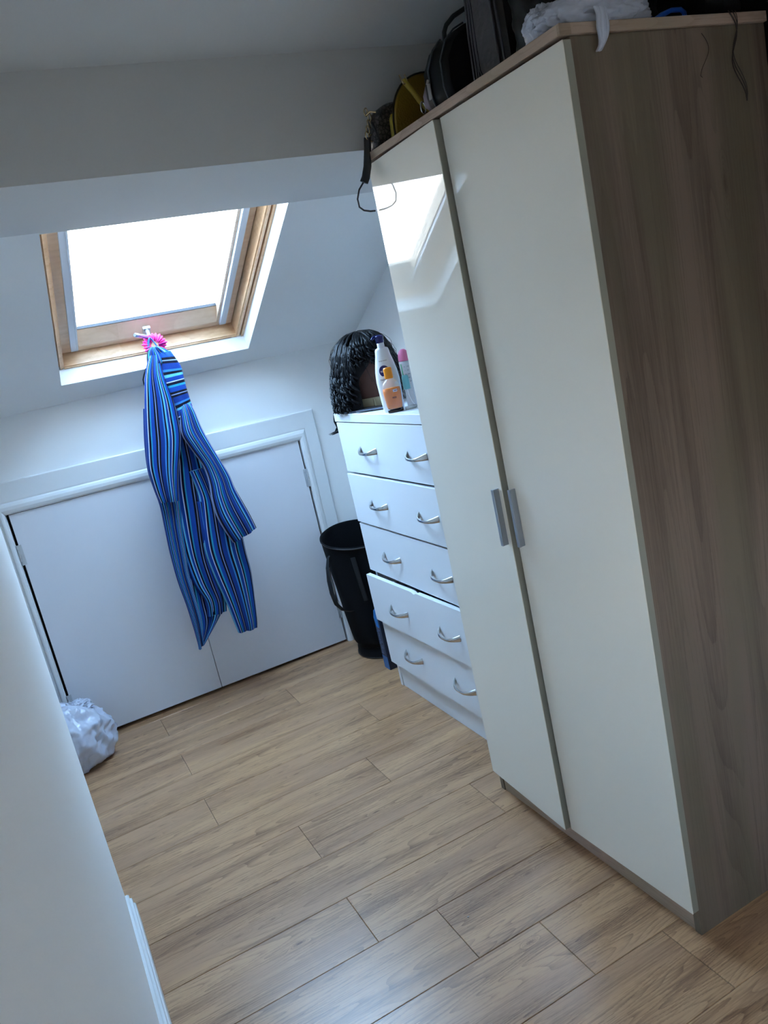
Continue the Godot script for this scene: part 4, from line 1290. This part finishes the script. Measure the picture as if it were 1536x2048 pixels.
func top_things() -> void:
	var T := 1.8005
	var g: G
	var gold := mat(rgb8(210, 190, 150), 0.22, 1.0)
	var silver := mat(rgb8(200, 200, 200), 0.2, 1.0)
	# snake-print bag with a chain and a black shoulder strap hanging over the edge
	var b := thing("snakeskin_handbag", Vector3(0, T, 0), "small black and grey snake-print handbag at the far end of the wardrobe top", "handbag")
	var im := Image.create(128, 128, false, Image.FORMAT_RGB8)
	var cn := FastNoiseLite.new()
	cn.seed = 6
	cn.noise_type = FastNoiseLite.TYPE_CELLULAR
	cn.cellular_return_type = FastNoiseLite.RETURN_DISTANCE2_SUB
	cn.frequency = 0.09
	var cn2 := FastNoiseLite.new()
	cn2.frequency = 0.03
	for yy in 128:
		for xx in 128:
			var d := cn.get_noise_2d(xx, yy)
			var k := clampf(0.35 + 0.5 * cn2.get_noise_2d(xx, yy) + (0.35 if d > -0.75 else -0.25), 0.0, 1.0)
			im.set_pixel(xx, yy, rgb8(26, 23, 24).lerp(rgb8(140, 130, 126), k * 0.75))
	var snake := tex_mat(ImageTexture.create_from_image(im), 0.4, Vector3.ONE * 9.0)
	g = G.new()
	bag_block(g, dome(-0.012, 0.19, 0.106, 3.0), -0.752, -0.700, 0.012)
	obj("body", g, snake, b)
	g = G.new()
	g.tube([Vector3(-0.004, 0.062, -0.715), Vector3(0.0, 0.045, -0.712), Vector3(0.004, 0.02, -0.71), Vector3(0.010, 0.004, -0.708)], 0.013, 8, 0.3, Vector3(0.6, 0, -0.8))
	obj("side_tab", g, M.black_leather, b)
	g = G.new()
	var links := [Vector3(-0.013, 0.090, -0.72), Vector3(-0.006, 0.078, -0.719), Vector3(-0.010, 0.063, -0.72), Vector3(-0.017, 0.050, -0.72), Vector3(-0.022, 0.037, -0.72)]
	for i in links.size():
		var ring := []
		for j in 13:
			var a := TAU * j / 12.0
			var p := Vector3(cos(a) * 0.0058, sin(a) * 0.0095, 0.0)
			ring.append(links[i] + Basis(Vector3.UP, 0.4 + 1.3 * (i % 2)) * Basis(Vector3(0, 0, 1), 0.3 * (i % 3 - 1)) * p)
		g.tube(ring, 0.0016, 6)
	var dr := []
	for j in 13:
		var a := TAU * j / 12.0
		dr.append(Vector3(-0.012, 0.030, -0.718) + Vector3(cos(a) * 0.006, sin(a) * 0.008, 0))
	g.tube(dr, 0.0015, 6)
	obj("chain", g, gold, b)
	g = G.new()
	g.tube([Vector3(-0.023, 0.033, -0.72), Vector3(-0.026, 0.01, -0.723), Vector3(-0.034, -0.03, -0.728), Vector3(-0.044, -0.055, -0.729), Vector3(-0.052, -0.066, -0.729)], [0.009, 0.0095, 0.0105, 0.011, 0.011], 8, 0.28, Vector3(0.9, 0, 0.42))
	g.tube([Vector3(-0.052, -0.064, -0.733), Vector3(-0.042, -0.056, -0.735), Vector3(-0.030, -0.046, -0.737)], [0.006, 0.0075, 0.007], 8, 0.3, Vector3(0.5, 0.8, 0.2))
	g.tube([Vector3(-0.054, -0.066, -0.729), Vector3(-0.066, -0.080, -0.735), Vector3(-0.073, -0.1, -0.74), Vector3(-0.070, -0.118, -0.745), Vector3(-0.058, -0.127, -0.748), Vector3(-0.040, -0.131, -0.75), Vector3(-0.024, -0.131, -0.755)], 0.0022, 8)
	obj("shoulder_strap", g, M.black_leather, b)

	# mustard domed handbag
	b = thing("mustard_handbag", Vector3(0, T, 0), "mustard yellow domed handbag with rolled handle on the wardrobe top", "handbag")
	var must := bumpy(mat(rgb8(128, 102, 22), 0.42, 0, 0.5), 41, 0.11, 0.06, 7.0, FastNoiseLite.TYPE_CELLULAR, 1)
	g = G.new()
	bag_block(g, dome(0.0, 0.235, 0.138, 2.4), -0.697, -0.620, 0.007, 0.034)
	obj("body", g, must, b)
	g = G.new()
	for z in [-0.697 + 0.004, -0.620 - 0.004]:
		var p := []
		for q in dome(0.0, 0.235, 0.138, 2.4): p.append(Vector3(q.x + (0.034 if z < -0.65 else 0.0), maxf(q.y, 0.003), z))
		g = G.new()
		g.tube(p, 0.0026, 6)
		obj("piping", g, mat(rgb8(30, 24, 16), 0.5), b)
	g = G.new()
	g.box(Vector3(0.0155, 0.03, -0.658), Vector3(0.006, 0.056, 0.050), 0.002, Basis(Vector3.UP, -0.41) * Basis(Vector3(0, 0, 1), -0.06))
	obj("lit_gusset_panel", g, mat(rgb8(176, 158, 52), 0.5), b)  # paler than the bag body: window light on this side put into colour
	g = G.new()
	g.tube([Vector3(0.044, 0.122, -0.616), Vector3(0.049, 0.110, -0.611), Vector3(0.058, 0.092, -0.605), Vector3(0.068, 0.070, -0.600), Vector3(0.082, 0.052, -0.597), Vector3(0.098, 0.042, -0.596), Vector3(0.12, 0.045, -0.597), Vector3(0.14, 0.065, -0.600), Vector3(0.152, 0.10, -0.608), Vector3(0.156, 0.122, -0.616)], 0.0062, 10)
	obj("handle", g, mat(rgb8(170, 146, 44), 0.45), b)
	g = G.new()
	for xx in [0.044, 0.156]:
		g = G.new()
		g.tube([Vector3(xx - 0.007, 0.134, -0.617), Vector3(xx - 0.007, 0.120, -0.611), Vector3(xx - 0.004, 0.112, -0.609), Vector3(xx + 0.004, 0.112, -0.609), Vector3(xx + 0.007, 0.120, -0.611), Vector3(xx + 0.007, 0.134, -0.617)], 0.0018, 6)
		obj("handle_loop", g, gold, b)
	g = G.new()
	g.tube([Vector3(0.003, 0.082, -0.70), Vector3(-0.010, 0.086, -0.706), Vector3(-0.018, 0.080, -0.712)], 0.0022, 6)
	obj("metal_ring", g, gold, b)

	# black rounded bag with a grey-pink zipped side
	b = thing("zipped_backpack", Vector3(0, T, 0), "rounded black bag with grey-pink zipped side panel on the wardrobe top", "bag")
	var out := [Vector2(0.0, 0.0), Vector2(-0.008, 0.03), Vector2(-0.006, 0.078), Vector2(0.014, 0.114), Vector2(0.037, 0.133), Vector2(0.062, 0.144), Vector2(0.10, 0.152), Vector2(0.16, 0.152), Vector2(0.2, 0.14), Vector2(0.235, 0.10), Vector2(0.24, 0.0)]
	g = G.new()
	bag_block(g, out, -0.455, -0.36, 0.010)
	obj("body", g, mat(rgb8(8, 11, 16), 0.65, 0, 0.35), b)
	g = G.new()
	var po := [Vector2(0.018, 0.012), Vector2(0.006, 0.022), Vector2(0.005, 0.045), Vector2(0.014, 0.065), Vector2(0.043, 0.110), Vector2(0.07, 0.136), Vector2(0.09, 0.136), Vector2(0.11, 0.012)]
	bag_block(g, po, -0.487, -0.452, 0.006)
	obj("side_panel", g, mat(rgb8(128, 114, 122), 0.55), b)
	g = G.new()
	var z1 := []
	for q in [Vector2(-0.005, 0.006), Vector2(-0.011, 0.03), Vector2(-0.009, 0.078), Vector2(0.011, 0.116), Vector2(0.035, 0.136), Vector2(0.062, 0.147)]: z1.append(Vector3(q.x, q.y, -0.372))
	g.tube(z1, 0.0018, 6)
	obj("zip", g, mat(rgb8(72, 80, 84), 0.4, 0.4), b)
	g = G.new()
	var z2 := []
	for q in [Vector2(-0.003, 0.006), Vector2(-0.010, 0.03), Vector2(-0.008, 0.078), Vector2(0.012, 0.116), Vector2(0.036, 0.136)]: z2.append(Vector3(q.x, q.y, -0.425))
	g.tube(z2, 0.0022, 6)
	obj("zip", g, mat(rgb8(72, 80, 84), 0.4, 0.4), b)
	g = G.new()
	g.tube([Vector3(-0.012, 0.060, -0.425), Vector3(-0.016, 0.052, -0.424)], 0.003, 6)
	g.box(Vector3(-0.016, 0.036, -0.42), Vector3(0.003, 0.030, 0.011), 0.001)
	obj("zip_pull", g, mat(rgb8(160, 158, 156), 0.35, 0.6), b)
	g = G.new()
	var rg := []
	for j in 17:
		var a := TAU * j / 16.0
		rg.append(Vector3(0.006 + cos(a) * 0.006, 0.026 + sin(a) * 0.012, -0.492))
	g.tube(rg, 0.0017, 6)
	obj("ring", g, silver, b)
	g = G.new()
	g.tube([Vector3(0.030, 0.112, -0.40), Vector3(0.030, 0.128, -0.40), Vector3(0.032, 0.141, -0.40), Vector3(0.040, 0.154, -0.40), Vector3(0.061, 0.170, -0.40), Vector3(0.093, 0.184, -0.40), Vector3(0.13, 0.184, -0.40), Vector3(0.165, 0.170, -0.40), Vector3(0.18, 0.150, -0.40)], 0.0048, 10)
	obj("grab_handle", g, mat(rgb8(26, 34, 38), 0.45), b)

	# structured black leather bag
	b = thing("leather_handbag", Vector3(0, T, 0), "structured black leather handbag with stitched end panel on the wardrobe top", "handbag")
	g = G.new()
	g.box(Vector3(0.15, 0.10, -0.267), Vector3(0.24, 0.20, 0.115), 0.012)
	obj("body", g, M.black_leather, b)
	g = G.new()
	var pan := []
	for q in [Vector2(-0.285, 0.190), Vector2(-0.290, 0.10), Vector2(-0.292, 0.030), Vector2(-0.286, 0.018), Vector2(-0.27, 0.012), Vector2(-0.235, 0.012), Vector2(-0.226, 0.02), Vector2(-0.226, 0.08), Vector2(-0.228, 0.190)]: pan.append(q)
	var pp := PackedVector2Array(pan)
	g.prism(pp, 0.0, 0.006, Transform3D(Basis(Vector3(0, 0, 1), Vector3(0, 1, 0), Vector3(1, 0, 0)), Vector3(0.026, 0, 0)))
	obj("end_panel", g, bumpy(mat(rgb8(74, 71, 72), 0.34), 52, 0.02, 0.15, 6.0), b)
	g = G.new()
	var seam := []
	for q in pan: seam.append(Vector3(0.0255, q.y, q.x))
	g.tube(seam, 0.0024, 6)
	for z in [-0.318, -0.308, -0.300]:
		g.tube([Vector3(0.031, 0.19, z + 0.012), Vector3(0.028, 0.10, z + 0.004), Vector3(0.028, 0.02, z)], 0.0024, 6)
	g.tube([Vector3(0.029, 0.19, -0.217), Vector3(0.028, 0.10, -0.215), Vector3(0.028, 0.02, -0.212)], 0.0026, 6)
	obj("piping", g, mat(rgb8(66, 64, 70), 0.3), b)

	# black quilted bag
	b = thing("quilted_bag", Vector3(0, T, 0), "black quilted bag behind the white carrier bag on the wardrobe top", "bag")
	g = G.new()
	var rings := []
	for i in 25:
		var t := i / 24.0
		var ring := PackedVector3Array()
		for j in 72:
			var a := TAU * j / 72.0
			var ca := cos(a); var sa := sin(a)
			var q := Vector3(0.195 + 0.155 * signf(ca) * pow(absf(ca), 0.35), 0.19 * t, -0.162 + 0.034 * signf(sa) * pow(absf(sa), 0.35))
			var u := q.x + q.z; var vv := q.y
			var dq := absf(sin((u + vv) * 70.0)) * absf(sin((u - vv) * 70.0))
			var nrm := Vector3(ca, 0, sa)
			q += nrm * 0.008 * pow(dq, 0.5)
			ring.append(q)
		rings.append(ring)
	g.loft(rings, true, true, 0)
	obj("body", g, mat(rgb8(11, 11, 13), 0.45), b)
	g = G.new()
	g.tube([Vector3(0.13, 0.185, -0.12), Vector3(0.14, 0.200, -0.10), Vector3(0.2, 0.206, -0.085), Vector3(0.26, 0.200, -0.10), Vector3(0.27, 0.185, -0.12)], 0.005, 8)
	obj("handle", g, M.black_leather, b)

	# black holdall filling the back of the wardrobe top
	b = thing("black_holdall", Vector3(0, T, 0), "black soft holdall at the wall side of the wardrobe top", "bag")
	g = G.new()
	g.box(Vector3(0.425, 0.095, -0.36), Vector3(0.09, 0.19, 0.66), 0.03)
	obj("body", g, M.black_cloth, b)
	g = G.new()
	g.tube([Vector3(0.40, 0.175, -0.6), Vector3(0.385, 0.195, -0.55), Vector3(0.38, 0.2, -0.45), Vector3(0.385, 0.195, -0.35), Vector3(0.40, 0.175, -0.3)], 0.006, 8)
	obj("handle", g, M.black_web, b)

	# blue plastic strap
	b = thing("blue_hanger", Vector3(0, T, 0), "blue plastic strap loop lying behind the white carrier bag on top", "strap")
	g = G.new()
	var body := PackedVector2Array([Vector2(0.19, 0.0), Vector2(0.275, 0.0), Vector2(0.262, 0.016), Vector2(0.235, 0.03), Vector2(0.215, 0.065), Vector2(0.195, 0.07)])
	g.prism(body, -0.064, -0.056)
	obj("tab", g, mat(rgb8(18, 62, 150), 0.4), b)
	g = G.new()
	g.tube([Vector3(0.25, 0.014, -0.058), Vector3(0.27, 0.024, -0.056), Vector3(0.295, 0.031, -0.055), Vector3(0.318, 0.031, -0.054), Vector3(0.326, 0.026, -0.054), Vector3(0.328, 0.012, -0.054), Vector3(0.328, 0.003, -0.054)], [0.006, 0.005, 0.0045, 0.0045, 0.0045, 0.004, 0.004], 8)
	obj("loop", g, mat(rgb8(24, 84, 176), 0.4), b)

	# thin white carrier bag slumped over the near corner
	b = thing("white_carrier_bag", Vector3(0, T, 0), "thin white carrier bag slumped over the wardrobe's near top corner", "plastic bag")
	g = G.new()
	crumple(g, Vector3(0.105, 0.022, -0.050), Vector3(0.115, 0.038, 0.042), 33, 0.22, true, Vector3(0.05, 0.012, 0))
	crumple(g, Vector3(0.018, 0.022, -0.078), Vector3(0.034, 0.034, 0.036), 35, 0.2, true)
	for p in g.v.size():
		if g.v[p].y < 0.0004: g.v[p].y = 0.0004
	obj("body", g, M.plastic, b)
	g = G.new()
	var tl := [-0.0, 0.0]
	cloth(g, [0.046, 0.018, 0.050, 0.004, 0.047, -0.012, 0.048, -0.028, 0.046, -0.040, 0.038, -0.050], [0.072, 0.016, 0.072, 0.006, 0.074, -0.010, 0.070, -0.024, 0.062, -0.036, 0.050, -0.050], 0.0155, 0.005, 2.0, 0.0015, 0.3, 0.1)
	cloth(g, [0.044, 0.022, 0.046, 0.018], [0.074, 0.022, 0.073, 0.016], -0.004, 0.012, 1.0, 0.001, 0.0, 0.1, 0.0, false, 4)
	obj("tail", g, M.plastic, b)

	# loose dark hair hanging down the oak side
	b = thing("hair_strand", Vector3(0, T, 0), "loose dark brown wavy hair strand hanging down the oak side", "hair")
	g = G.new()
	for k in 3:
		var p := []
		for i in 26:
			var t := i / 25.0
			p.append(Vector3(0.365 + 0.014 * sin(t * 8.0 + 0.4 * k) * (1.0 - 0.4 * t) + 0.016 * t + 0.003 * k, 0.002 - 0.155 * t, 0.0085 + 0.001 * sin(t * 9.0 + k)))
		g.tube(p, 0.0011 - 0.0002 * k, 5)
	var p2 := []
	for i in 20:
		var t := i / 19.0
		p2.append(Vector3(0.30 + 0.014 * sin(t * 5.5), -0.03 - 0.085 * t + 0.02 * maxf(0.0, t - 0.8) * 3.0, 0.0012 + 0.0005))
	g.tube(p2, 0.0005, 5)
	obj("strands", g, mat(rgb8(44, 30, 24), 0.5), b)
